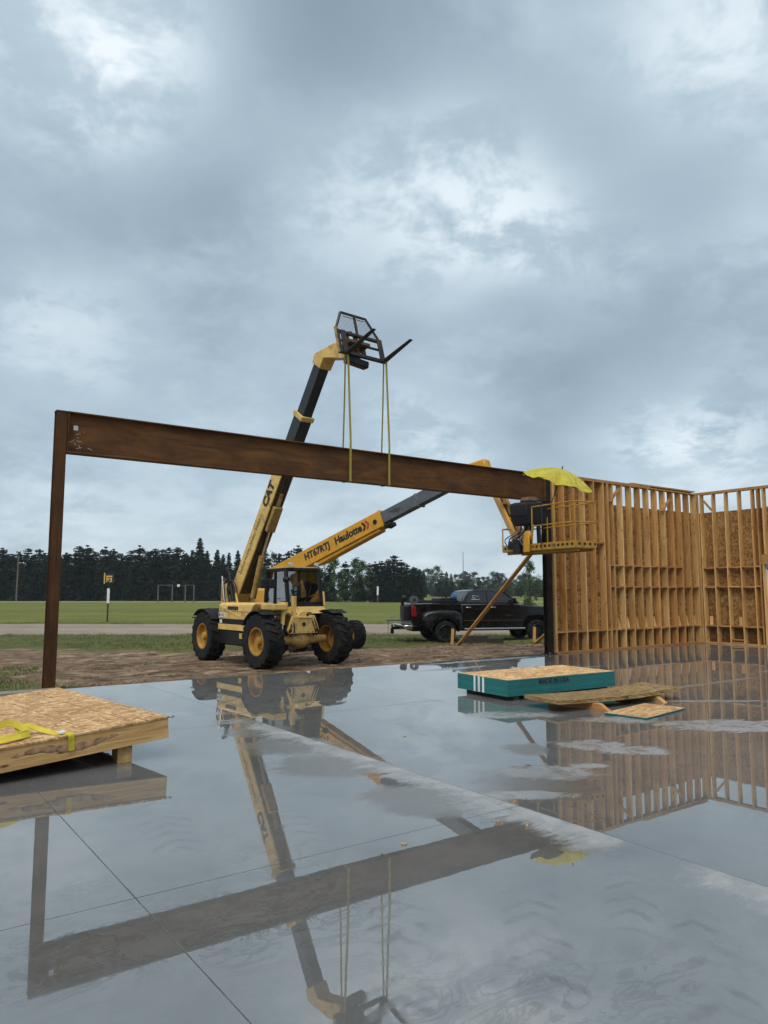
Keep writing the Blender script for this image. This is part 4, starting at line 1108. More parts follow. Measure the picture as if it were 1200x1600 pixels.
gp_ = [(-.64, .56), (-.42, 1.06), (.28, 1.06), (.56, .56)]
for a, b_ in zip(gp_[:-1], gp_[1:]): gd.bar(cp(-.02, a[0], a[1]), cp(-.02, b_[0], b_[1]), .045, .045)
gd.bar(cp(-.02, -.05, .54), cp(-.02, -.05, 1.06), .045, .045, up=(1, 0, 0)); gd.bar(cp(-.02, -.36, .98), cp(-.02, .22, .98), .012, .016)
guard = gd.build('load_guard', KF, tl, bev=.004)
ms = MB()
def inside(y, z): 
    f = (z - .56) / .5
    return -.64 + .22 * f, .56 - .28 * f
for k in range(1, 14):
    z = .56 + .5 * k / 14; a, b_ = inside(0, z); ms.bar(cp(-.02, a, z), cp(-.02, b_, z), .004, .004)
for k in range(1, 32):
    y = -.64 + 1.2 * k / 32
    zt = 1.06
    if y < -.42: zt = .56 + .5 * (y + .64) / .22
    if y > .28: zt = .56 + .5 * (.56 - y) / .28
    ms.bar(cp(-.02, y, .56), cp(-.02, y, zt), .004, .004, up=(1, 0, 0))
ms.build('wire_screen', M['wire_screen'], guard)
qa = MB()
for y in (-.34, -.10, .06): cbar(qa, (-.05, y, .02), (-.05, y, .52), .05, .10)
cbar(qa, (-.09, -.42, .28), (-.09, .12, .28), .06, .46)
qa.build('coupler', M['carriage_rust'], tl)
MB().bar(cp(-.14, -.40, -.04), cp(-.14, .16, -.10), .20, .16).build('coupler_hook', K, tl, bev=.03)
for y in (-.5, .5):
    f_ = MB(); f_.bar(cp(.045, y, .54), cp(.045, y, -.03), .12, .045, up=(1, 0, 0))
    f_.bar(cp(.02, y, -.03), cp(1.02, y, -.03), .12, .05, w1=.09, h1=.016)
    f_.build('fork', KF, tl, bev=.006)
MB().tube(bez([cp(-.12, -.32, .30), cp(-.14, -.26, .62), cp(-.1, -.12, .66), cp(-.12, -.08, .34)], 8), .012, 6).build('hydraulic_hose', M['rubber_hose'], tl, smooth=True)

# ------------------------------------------------------------------ boom lift behind it
LZ = -.36
bl = thing('boom_lift', 'orange articulated boom lift parked behind the telehandler, arm reaching under the beam', 'boom lift', (-1.86, 23.95, LZ), math.atan2(-.8, .6))
OR, GS = M['lift_orange'], M['grey_steel']
blm = bl.matrix_basis.copy(); bpy.context.view_layer.update(); binv = bl.matrix_world.inverted()
def wl(p): return binv @ Vector(p)
ltm = tyre_mesh(.49, .38, .26, .03, 20)
lr, ll = rim_mesh(.25, .38, -1, 'lift_orange'), rim_mesh(.25, .38, 1, 'lift_orange')
for (x, y) in ((0, -1.085), (0, 1.085), (-2.5, -1.085), (-2.5, 1.085)):
    add_wheel(bl, (x, y, .485), ltm, lr if y < 0 else ll, None, rnd.uniform(0, 3))
MB().prism([(.45, .42), (.45, .70), (.15, .82), (-2.7, .82), (-2.95, .70), (-2.95, .42)], -.62, .62).build('chassis', OR, bl, bev=.03)
for x in (0, -2.5): MB().bar((x, -.95, .50), (x, .95, .50), .16, .18).build('axle', K, bl, bev=.02)
MB().cyl((-1.25, 0, .82), (-1.25, 0, 1.0), .52, n=28).build('slew_ring', K, bl, smooth=True)
MB().box(-2.75, -.75, -1.15, -.30, 1.0, 2.02).build('turret_cover', OR, bl, bev=.08)
MB().box(-2.9, -.75, -.29, .29, 1.0, 1.35).build('turret_frame', K, bl, bev=.02)
MB().box(-1.25, -.95, -1.16, -1.1505, 1.45, 1.68).build('warning_label', M['label_white'], bl)
A = Vector((-3.52, 24.63, 2.10)); B = Vector((2.74, 19.8, 4.96)); AB = (B - A).normalized()
side = AB.cross(Vector((0, 0, 1))).normalized(); upb = side.cross(AB)
if side.y > 0: side = -side
def lp(t, n=0.0, s=0.0): return wl(A + AB * t + upb * n + side * s)
Lb = (B - A).length
upl = tuple(binv.to_3x3() @ upb)
t_end = 4.72
for y in (-.22, .22):
    MB().prism([(-2.6, 1.1), (-1.6, 1.1), (-1.7, 1.9), (-2.1, 2.5), (-2.5, 2.5)], y - .025, y + .025).build('boom_mount', OR, bl, bev=.01)
ob_ = MB().bar(lp(.0), lp(t_end), .40, .56, up=upl, h1=.50).build('boom_outer', OR, bl, bev=.02)
MB().bar(lp(1.9, -.33), lp(t_end - .15, -.27), .30, .12, up=upl).build('boom_underside', OR, bl, bev=.015)
MB().bar(lp(t_end), lp(t_end + .05), .42, .53, up=upl).build('boom_collar', OR, bl, bev=.01)
MB().bar(lp(t_end + .02, .02), lp(Lb - .35), .29, .36, up=upl, h1=.34).build('boom_inner', GS, bl, bev=.012)
MB().bar(lp(t_end + 1.35), lp(t_end + 1.42), .33, .40, up=upl).build('boom_collar', GS, bl, bev=.01)
MB().bar(lp(t_end + .05, -.27), lp(t_end + .28, -.25), .34, .12, up=upl).build('roller_block', K, bl, bev=.02)
MB().bar(lp(Lb - .5, .03), lp(Lb + .12, .0), .34, .42, up=upl, h1=.3).build('boom_head', OR, bl, bev=.04)
def lw(p): return binv.to_3x3() @ Vector(p)
TR, TU = lw(AB), lw(upb)
text('HT67RTJ', .30, M['letter_black'], ob_, lp(2.05, .02, .2055), TR, TU, bold=.012)
text('Haulotte', .32, M['letter_black'], ob_, lp(3.42, .02, .2055), TR, TU, bold=.013)
for k, mt in ((0, 'letter_black'), (1, 'letter_red')):
    cvm = MB()
    t0 = 4.00 + .14 * k
    for sgn in (1, -1):
        cvm.loft([[lp(t0, .13 * sgn + .02, .202), lp(t0 + .09, .13 * sgn + .02, .202), lp(t0 + .17, .02, .202), lp(t0 + .08, .02, .202)], [lp(t0, .13 * sgn + .02, .206), lp(t0 + .09, .13 * sgn + .02, .206), lp(t0 + .17, .02, .206), lp(t0 + .08, .02, .206)]])
    cvm.build('chevron_emblem', M[mt], ob_)
MB().cyl(lp(4.52, -.02, .195), lp(4.52, -.02, .212), .075, n=20).build('access_hole', K, ob_, smooth=True)
sb = MB(); sb.bar(lp(5.1, .06, .148), lp(5.5, .03, .148), .004, .02, up=upl); sb.bar(lp(5.2, .0, .148), lp(5.45, -.03, .148), .004, .02, up=upl); sb.build('wear_mark', K, ob_)
# jib going down under the beam
J0, J1 = Vector((2.78, 19.75, 4.86)), Vector((3.17, 17.02, 2.74))
jd = (J1 - J0).normalized(); js = jd.cross(Vector((0, 0, 1))).normalized(); ju = js.cross(jd)
jul = tuple(lw(ju))
for s_ in (-.10, .10):
    MB().bar(wl(J0 + js * s_ + ju * .0), wl(J1 + js * s_), .07, .20, up=jul).build('jib_arm', OR, bl, bev=.012)
for f_ in (.12, .34, .55, .75, .93):
    p = J0.lerp(J1, f_); MB().bar(wl(p - js * .066), wl(p + js * .066), .05, .16, up=jul).build('jib_spacer', OR, bl, bev=.01)
MB().tube([wl(J0 + js * .0), wl(J0.lerp(J1, .5)), wl(J1)], .03, 8).build('jib_cylinder', M['black_paint'], bl, smooth=True)
# basket
C0 = Vector((2.80, 17.32, 0)); e1 = Vector((.4875, -.875, 0)).normalized(); e2 = Vector((e1.y * -1, e1.x, 0))
FZ = 2.47
def bk(x, y, z): return wl(C0 + e1 * x + e2 * y + Vector((0, 0, FZ + z)))
BW, BL_ = .58, 2.4
fl = MB(); fl.loft([[bk(0, 0, 0), bk(BL_, 0, 0), bk(BL_, BW, 0), bk(0, BW, 0)], [bk(0, 0, .03), bk(BL_, 0, .03), bk(BL_, BW, .03), bk(0, BW, .03)]]).build('basket_floor', M['basket_paint'], bl)
for yy in (.12, .54): MB().bar(bk(.05, yy, -.03), bk(BL_ - .05, yy, -.03), .06, .055).build('floor_bearer', M['basket_paint'], bl)
kb = MB()
toe = []
for (a, b_) in (((0, 0), (BL_, 0)), ((BL_, 0), (BL_, BW)), ((BL_, BW), (0, BW)), ((0, BW), (0, 0))):
    toe.append(MB().bar(bk(a[0], a[1], .085), bk(b_[0], b_[1], .085), .012, .15).build('toe_board', M['basket_paint'], bl))
hl = MB()
for k in range(17):
    x = .10 + .1375 * k
    for yy in (-.0085, BW + .0085): hl.bar(bk(x - .035, yy, .09), bk(x + .035, yy, .09), .004, .05)
for k in range(4):
    y = .1 + .15 * k
    hl.bar(bk(BL_ + .0085, y - .03, .09), bk(BL_ + .0085, y + .03, .09), .004, .05)
hl.build('toe_slot', K, toe[0])['kind'] = 'stuff'
rl = .015
RT = .98
def rail(a, b_, nm='rail'): MB().cyl(bk(*a), bk(*b_), rl, n=8).build(nm, M['basket_paint'], bl, smooth=True)
for z in (RT, .55):
    rail((1.05, 0, z), (BL_, 0, z)); rail((BL_, 0, z), (BL_, BW, z)); rail((BL_, BW, z), (.9, BW, z))
rail((0, 0, .55), (.18, 0, .55)); rail((.0, BW, .55), (.9, BW, .55)); rail((0, 0, .55), (0, BW, .55))
for (x, y) in ((1.05, 0), (1.75, 0), (BL_, 0), (BL_, BW), (1.65, BW), (.9, BW), (0, 0), (0, BW)):
    rail((x, y, .03), (x, y, RT if x > .5 else .56), 'rail_post')
# control console with black cover, rotator and hoses
MB().loft([[bk(.40, .02, .60), bk(.86, .02, .60), bk(.86, .60, .62), bk(.40, .60, .62)], [bk(.36, -.06, .80), bk(.92, -.06, .80), bk(.92, .62, .82), bk(.36, .62, .82)], [bk(.33, -.06, 1.10), bk(.94, -.06, 1.08), bk(.94, .64, 1.10), bk(.33, .64, 1.12)], [bk(.42, .02, 1.14), bk(.88, .02, 1.12), bk(.88, .58, 1.14), bk(.42, .58, 1.16)]]).build('control_console', M['cloth_black'], bl, bev=.03)
MB().bar(bk(.36, -.075, .85), bk(.92, -.075, .83), .02, .04).build('console_flap', M['black_plastic'], bl)
MB().cyl(bk(.55, .2, .03), bk(.60, .2, .62), .05, n=10).cyl(bk(.80, .42, .03), bk(.78, .42, .62), .05, n=10).cyl(bk(.5, .42, .03), bk(.55, .42, .62), .04, n=10).build('console_leg', K, bl, smooth=True)
MB().cyl(bk(.66, -.10, -.05), bk(.66, -.10, .26), .11, n=18).build('rotator', K, bl, smooth=True)
MB().bar(bk(.42, -.12, .16), bk(.62, -.12, .12), .16, .18).build('rotator_arm', K, bl, bev=.03)
MB().bar(bk(.92, -.06, -.03), bk(.92, -.06, .34), .05, .20, up=tuple(lw(e1))).cyl(bk(.92, -.06, .34), bk(.92, .02, .34), .11, n=14).build('mount_bracket', OR, bl, bev=.012)
for k in range(7):
    a = (.35 + .09 * k, -.12 + .05 * (k % 3), .10 + .05 * (k % 2)); b_ = (.42 + .07 * k, .1 + .06 * (k % 4), .66)
    MB().tube(bez([bk(*a), bk(a[0] - .05, a[1] - .05, .28), bk(b_[0] + .06, b_[1] - .1, .46), bk(*b_)], 6), .014 + .005 * (k % 2), 7).build('hydraulic_hose', M['rubber_hose'] if k % 3 else M['grey_steel'], bl, smooth=True)
# jumble of brown leather and cable between console and beam
def blob(mb, c, rx, ry, rz, seed, n=14, m=9):
    rings = []
    for i in range(m + 1):
        ph = -PI / 2 + PI * i / m; ring = []
        for k in range(n):
            a = 2 * PI * k / n; d = Vector((math.cos(ph) * math.cos(a), math.cos(ph) * math.sin(a), math.sin(ph)))
            f = 1 + .35 * mnoise.noise(d * 1.6 + Vector((seed, 0, 0))) + .15 * mnoise.noise(d * 4 + Vector((0, seed, 0)))
            ring.append(Vector(c) + Vector((d.x * rx, d.y * ry, d.z * rz)) * f)
        rings.append(ring)
    return mb.loft(rings)
rg = MB(); blob(rg, bk(.66, .28, 1.19), .24, .17, .075, 3.3)
simple('leather', (.12, .065, .035), .8, var=.4, scale=14)
gl_ = rg.build('leather_jacket', M['leather'], smooth=True); gl_.matrix_world = bl.matrix_world.copy()
tag(gl_, 'crumpled brown leather jacket heaped on the black basket console', 'jacket')
ew = thing('extension_lead', 'dark thin cable hanging beside the basket rail', 'cable', (0, 0, 0))
cc = C0 + e1 * 1.42 + e2 * -.05
MB().tube([(cc.x, cc.y, FZ + .99), (cc.x + .01, cc.y - .01, FZ + .7), (cc.x - .01, cc.y, FZ + .02)], .010, 6).build('cable', M['rubber_hose'], ew)

# ------------------------------------------------------------------ umbrella over the basket
uc = Vector((4.09, 17.15, 4.11))
um = thing('umbrella', 'open yellow umbrella tilted over the end of the beam above the basket', 'umbrella', uc)
nrm = Vector((.27, -.20, .94)).normalized()
um.rotation_euler = nrm.to_track_quat('Z', 'X').to_euler()
UR, UH = .88, .34
m_ = MB(); NR, NA = 12, 96
for i in range(NR + 1):
    f_ = i / NR
    for k in range(NA):
        a = 2 * PI * k / NA
        pan = abs(math.cos(4 * a))          # 8 panels: ribs stand proud
        r_ = UR * f_ * (1 - .085 * (1 - pan) * f_)
        z = UH * (1 - f_ ** 1.9) - .062 * (1 - pan) * f_ * (1 if i < NR else .7)
        m_.v.append((r_ * math.cos(a), r_ * math.sin(a), z + (.012 * math.sin(7 * a + 3 * f_) + .010 * math.sin(19 * a + 5 * f_)) * f_))
for i in range(NR):
    for k in range(NA): m_.f.append((i * NA + k, i * NA + (k + 1) % NA, (i + 1) * NA + (k + 1) % NA, (i + 1) * NA + k)); m_.m.append(0)
cn = m_.build('canopy', M['umbrella_yellow'], um, smooth=True)
MB().cyl((0, 0, -1.18), (0, 0, UH + .01), .010, n=8).build('shaft', K, um, smooth=True)
MB().cyl((0, 0, UH), (0, 0, UH + .07), .018, .010, 8).build('finial', K, um, smooth=True)
for k in range(8):
    a = 2 * PI * k / 8
    MB().tube([(UR * f_ * math.cos(a), UR * f_ * math.sin(a), UH * (1 - f_ ** 1.9) - .012) for f_ in (.03, .3, .55, .78, .98)], .005, 5).build('rib', K, um)
MB().cyl((0, 0, -1.30), (0, 0, -1.16), .018, n=8).build('handle', K, um, smooth=True)

# ------------------------------------------------------------------ black pickup (x forward, y left, z up)
TKA = R(13)
fx = Vector((math.cos(TKA), math.sin(TKA), 0)); ly = Vector((-fx.y, fx.x, 0))
org = Vector((2.30, 27.75, 0)) + ly * 1.07
tk = thing('pickup_truck', 'black crew-cab dual-rear-wheel pickup with welding gear parked on the grass', 'truck', (org.x, org.y, -.355), TKA)
TB = M['truck_black']
def body(prof, y0, y1, name, mat_, bev=.03, tumble=0.0, zref=1.0):
    """side profile (x,z) as a solid between y0 and y1; faces lean in above zref"""
    def ring(y):
        s = 1 if y > 0 else -1
        return [(x, y - s * max(0, (z - zref)) * tumble, z) for x, z in prof]
    return MB().loft([ring(y0), ring(y1)]).build(name, mat_, tk, bev=bev)
# bed
body([(-1.22, .62), (-1.25, 1.02), (-1.24, 1.42), (-1.18, 1.45), (.66, 1.45), (.66, .52), (.52, .52), (.50, .75), (.36, .95), (.0, 1.0), (-.36, .95), (-.50, .75), (-.52, .60)], -.86, .86, 'bed', TB, .03)
# wide rear hips
for s in (-1, 1):
    arch = [(.52 * math.cos(PI * i / 10), .40 + .50 * math.sin(PI * i / 10)) for i in range(11)]
    out = [(-.54, .52), (-.76, .54), (-.84, .70), (-.87, .88), (-.82, 1.02), (-.70, 1.11), (-.5, 1.16), (-.2, 1.18), (.2, 1.18), (.45, 1.15), (.6, 1.06), (.66, .92), (.66, .50), (.54, .48)]
    prof = out + arch
    rings = []
    for y, sh in ((.845, 1.06), (1.00, 1.03), (1.08, .985), (1.105, .93)):
        rings.append([(x * (1 if k >= len(out) else sh), y * s, z if k >= len(out) else .40 + (z - .40) * sh) for k, (x, z) in enumerate(prof)])
    MB().loft(rings).build('rear_fender', TB, tk, smooth=True)
# lower cab and hood
body([(.67, .45), (.67, 1.44), (2.2, 1.44), (3.0, 1.42), (3.15, 1.38), (4.35, 1.30), (4.62, 1.20), (4.68, .95), (4.66, .55), (4.30, .48), (4.28, .72), (4.12, .92), (3.75, .97), (3.38, .92), (3.22, .72), (3.18, .45)], -.95, .95, 'lower_body', TB, .05, .12, 1.05)
gh = body([(.70, 1.43), (.80, 1.72), (.98, 1.92), (1.3, 1.965), (2.05, 1.96), (2.35, 1.90), (3.05, 1.43)], -.88, .88, 'cab_roof', TB, .05, .26, 1.43)
def pane(pts, y, name):
    q = MB()
    for s in (-1,):
        r0 = [(x, s * (y - (z - 1.43) * .26 + .004), z) for x, z in pts]; r1 = [(x, s * (y - (z - 1.43) * .26 - .02), z) for x, z in pts]
        q.loft([r0, r1])
    return q.build(name, M['tinted_glass'], tk)
for s_ in (1,):
    pane([(.90, 1.49), (1.00, 1.82), (1.10, 1.88), (1.70, 1.89), (1.70, 1.49)], .882, 'side_window')
    pane([(1.76, 1.49), (1.76, 1.89), (2.14, 1.885), (2.34, 1.83), (2.86, 1.50)], .882, 'side_window')
ws = MB().loft([[(2.42, -.70, 1.88), (2.42, .70, 1.88), (3.08, .80, 1.44), (3.08, -.80, 1.44)], [(2.44, -.70, 1.90), (2.44, .70, 1.90), (3.10, .80, 1.46), (3.10, -.80, 1.46)]]).build('windscreen', M['tinted_glass'], tk)
# trim
MB().box(.85, 2.88, -.906, -.893, 1.452, 1.468).build('window_trim', M['chrome'], tk)
MB().box(.75, 3.15, -.964, -.951, .80, .825).build('door_moulding', M['chrome'], tk)
MB().cyl((.75, -1.02, .50), (3.2, -1.02, .50), .035, n=10).build('side_step', M['chrome'], tk, smooth=True)
for x in (.86, 1.86): MB().box(x, x + .20, -.956, -.93, 1.28, 1.315).build('door_handle', M['chrome'], tk, bev=.01)
for x in (.70, 1.73, 2.95): MB().box(x, x + .008, -.9515, -.945, .55, 1.04).build('door_seam', M['letter_black'], tk)
MB().loft([[(2.72, -.98, 1.46), (2.82, -.98, 1.46), (2.82, -1.16, 1.46), (2.72, -1.16, 1.46)], [(2.70, -.98, 1.66), (2.80, -.98, 1.66), (2.80, -1.16, 1.66), (2.70, -1.16, 1.66)]]).build('side_mirror', TB, tk, bev=.02)
MB().box(2.70, 2.80, -.99, -.80, 1.48, 1.52).build('mirror_arm', TB, tk)
bdg = MB().box(2.45, 2.75, -.962, -.951, .985, 1.01).build('side_badge', M['chrome'], tk)
stk = MB()
for k in range(14):
    a0, a1 = .3 + 5.2 * k / 14, .3 + 5.2 * (k + 1) / 14
    yy = lambda z: -(.882 - (z - 1.43) * .26 + .008)
    z0, z1 = 1.70 + .05 * math.sin(a0), 1.70 + .05 * math.sin(a1)
    stk.bar((1.22 + .07 * math.cos(a0), yy(z0), z0), (1.22 + .07 * math.cos(a1), yy(z1), z1), .004, .014)
stk.bar((1.33, yy(1.74), 1.74), (1.42, yy(1.70), 1.70), .004, .012); stk.bar((1.10, yy(1.60), 1.60), (1.45, yy(1.60), 1.60), .004, .016)
stk.build('window_decal', M['label_white'], tk)
# rear end
MB().box(-1.262, -1.252, -.80, .80, .72, 1.40).build('tailgate', TB, tk, bev=.01)
MB().box(-1.55, -1.24, -.95, .95, .50, .66).build('rear_bumper', M['chrome'], tk, bev=.03)
MB().box(-1.553, -1.55, -.6, .6, .53, .62).build('bumper_step', K, tk)
tlp = MB().loft([[(-1.262, -.87, .98), (-1.06, -.872, .98), (-1.06, -.80, .98), (-1.262, -.80, .98)], [(-1.262, -.87, 1.36), (-1.10, -.872, 1.36), (-1.10, -.80, 1.36), (-1.262, -.80, 1.36)]]).build('tail_light', M['tail_red'], tk, bev=.01)
MB().loft([[(-1.262, .87, .98), (-1.06, .872, .98), (-1.06, .80, .98), (-1.262, .80, .98)], [(-1.262, .87, 1.36), (-1.10, .872, 1.36), (-1.10, .80, 1.36), (-1.262, .80, 1.36)]]).build('tail_light', M['tail_red'], tk, bev=.01)
MB().box(-1.80, -1.30, -.05, .05, .46, .56).box(-1.85, -1.74, -.06, .06, .30, .52).cyl((-1.80, 0, .56), (-1.80, 0, .64), .035, n=10).build('tow_hitch', K, tk, bev=.006)
MB().box(-2.05, -1.28, -.45, -.05, .80, .86).bar((-2.02, -.25, .84), (-1.30, -.25, 1.20), .02, .02).build('vice_tray', GS, tk, bev=.008)
MB().box(-1.52, -1.28, -.72, -.15, .88, 1.36).build('tool_box', K, tk, bev=.02)
vr = MB(); vr.bar((-1.50, -.45, 1.36), (-1.50, -.45, 1.62), .08, .10, up=(1, 0, 0)); vr.cyl((-1.56, -.55, 1.62), (-1.40, -.40, 1.66), .10, n=12); vr.bar((-1.6, -.5, 1.55), (-1.35, -.5, 1.55), .08, .08); vr.build('bench_vice', K, tk, bev=.01)
rl_ = MB(); rl_.revolve([(.05, -.07), (.16, -.07), (.16, -.055), (.12, -.05), (.12, .05), (.16, .055), (.16, .07), (.05, .07)], 20, (-1.10, -.62, 1.58)); rl_.build('cable_reel', M['grey_steel'], tk, smooth=True)
# rail, gear and blue bag in the bed
MB().bar((-1.0, -.80, 1.50), (.60, -.80, 1.52), .07, .08).bar((-1.0, .80, 1.50), (.60, .80, 1.52), .07, .08).build('bed_rail', K, tk, bev=.01)
MB().box(-.05, .62, -.60, .6, 1.20, 1.64).build('welder_box', K, tk, bev=.03)
MB().cyl((.25, -.3, 1.64), (.25, -.3, 1.76), .03, n=8).build('welder_exhaust', K, tk)
MB().loft([[(.40, -.62, 1.60), (.62, -.62, 1.60), (.62, -.40, 1.60), (.40, -.40, 1.60)], [(.43, -.60, 1.76), (.60, -.64, 1.74), (.60, -.42, 1.77), (.42, -.40, 1.74)], [(.47, -.56, 1.86), (.56, -.58, 1.82), (.57, -.48, 1.85), (.48, -.46, 1.88)]]).build('blue_bag', M['blue_tarp'], tk, bev=.03)
for k in range(4): MB().tube(bez([(-.1 + .15 * k, -.66, 1.50), (-.02 + .15 * k, -.72, 1.66 + .03 * (k % 2)), (.12 + .15 * k, -.68, 1.58), (.2 + .15 * k, -.62, 1.50)], 5), .02, 6).build('welding_lead', M['rubber_hose'], tk, smooth=True)
MB().tube(bez([(-2.0, -.25, .82), (-2.03, -.3, .5), (-1.98, -.28, .2), (-2.0, -.3, .03)], 5), .010, 6).build('safety_chain', M['pole_wood'], tk)
ttm = tyre_mesh(.41, .25, .26, .012, 34)
def truck_rim():
    q = MB(); q.revolve([(.255, -.11), (.262, .11), (.255, -.11)], 28)
    q.revolve([(.27, -.105), (.25, -.115), (.235, -.06), (.235, .1)], 28); q.revolve([(.001, -.07), (.075, -.07), (.085, -.03), (.085, .02)], 18)
    for k in range(8):
        a = 2 * PI * k / 8
        q.bar((.07 * math.cos(a), -.05, .07 * math.sin(a)), (.245 * math.cos(a), -.085, .245 * math.sin(a)), .05, .03, up=(0, 1, 0))
    q.revolve([(.24, .0), (.001, .0)], 24)
    return q.mesh('rim', M['rim_black'], True)
simple('rim_black', (.03, .031, .034), .28, metal=.6, var=.3, scale=10)
trm = truck_rim()
for (x, y) in ((0, -.98), (0, -.68), (0, .98), (0, .68), (3.75, -.86), (3.75, .86)):
    o = link('tyre', ttm, tk, loc=(x, y, .405)); 
    if y > 0: o.rotation_euler = (0, 0, PI)
    link('rim', trm, o)
MB().box(-1.1, 4.4, -.45, .45, .40, .55).build('frame', K, tk)
MB().box(3.15, 4.35, -.62, .62, .5, 1.1).build('wheel_well', K, tk)
MB().box(-.6, .6, -.50, .50, .5, 1.0).build('wheel_well', K, tk)

# ------------------------------------------------------------------ field furniture
def marker():
    z = -.35
    t_ = thing('marker_sign', 'black and amber P3 marker sign on a half-white post in the field', 'sign', (-16.9, 45.4, z), R(14))
    MB().box(-.045, .045, -.03, .03, 0, 2.05).build('post', M['sign_face'], t_)
    MB().box(-.075, .075, -.05, .05, 1.15, 2.05).build('white_sleeve', M['white_paint'], t_)
    MB().box(-.02, .02, -.02, .02, 2.05, 2.5).build('sign_stem', M['sign_face'], t_)
    MB().box(-.22, .28, -.02, .02, 2.38, 2.96).build('sign_board', M['sign_face'], t_)
    MB().box(-.29, -.223, -.03, .03, 2.34, 3.0).build('sign_edge', M['sign_amber'], t_)
    MB().box(-.16, .2, -.026, -.021, 2.74, 2.83).build('sign_stripe', M['sign_amber'], t_)
    text('P3', .36, M['sign_amber'], t_, (.02, -.026, 2.55), (1, 0, 0), (0, 0, 1), bold=.012)
marker()
mk = thing('marker_post', 'thin pale marker post far across the mown field', 'post', (-.95, 112, -.35))
MB().box(-.06, .06, -.06, .06, 0, 1.5).build('post', M['pole_wood'], mk); MB().box(-.13, .13, -.07, .07, 1.2, 2.5).build('white_sleeve', M['white_paint'], mk)
up = thing('utility_pole', 'bare wooden utility pole standing in front of the dark trees', 'pole', (-64, 129, -.35))
MB().cyl((0, 0, 0), (0, 0, 8.0), .16, .11, 10).build('pole', M['pole_wood'], up, smooth=True)
MB().bar((-.5, 0, 7.6), (.4, 0, 7.7), .1, .1).build('crossarm', M['pole_wood'], up)
sw_ = thing('swing_frame', 'row of four wooden posts with a top rail in front of the trees', 'frame', (-32.5, 117, -.35))
for x in (-3.2, -.95, 1.1, 2.45): MB().box(x - .08, x + .08, -.08, .08, 0, 2.75).build('post', M['pole_wood'], sw_)
MB().bar((-3.2, 0, 2.72), (-.95, 0, 2.72), .08, .08).build('top_rail', M['pole_wood'], sw_); MB().bar((1.1, 0, 2.72), (2.45, 0, 2.72), .08, .08).build('top_rail', M['pole_wood'], sw_)
MB().bar((-.95, 0, 2.62), (1.1, 0, 2.60), .02, .02).build('wire', M['galvanised'], sw_); MB().box(-.2, .2, -.03, .03, 2.45, 2.85).build('white_board', M['white_paint'], sw_)
tw = thing('radio_mast', 'thin lattice radio mast rising above the far hazy trees', 'mast', (44, 410, -.35))
MB().cyl((0, 0, 0), (0, 0, 23), .28, .16, 6).build('mast', M['galvanised'], tw)
for z in (6, 12, 18): MB().bar((-.5, 0, z), (.5, 0, z), .12, .12).build('crossbar', M['galvanised'], tw)

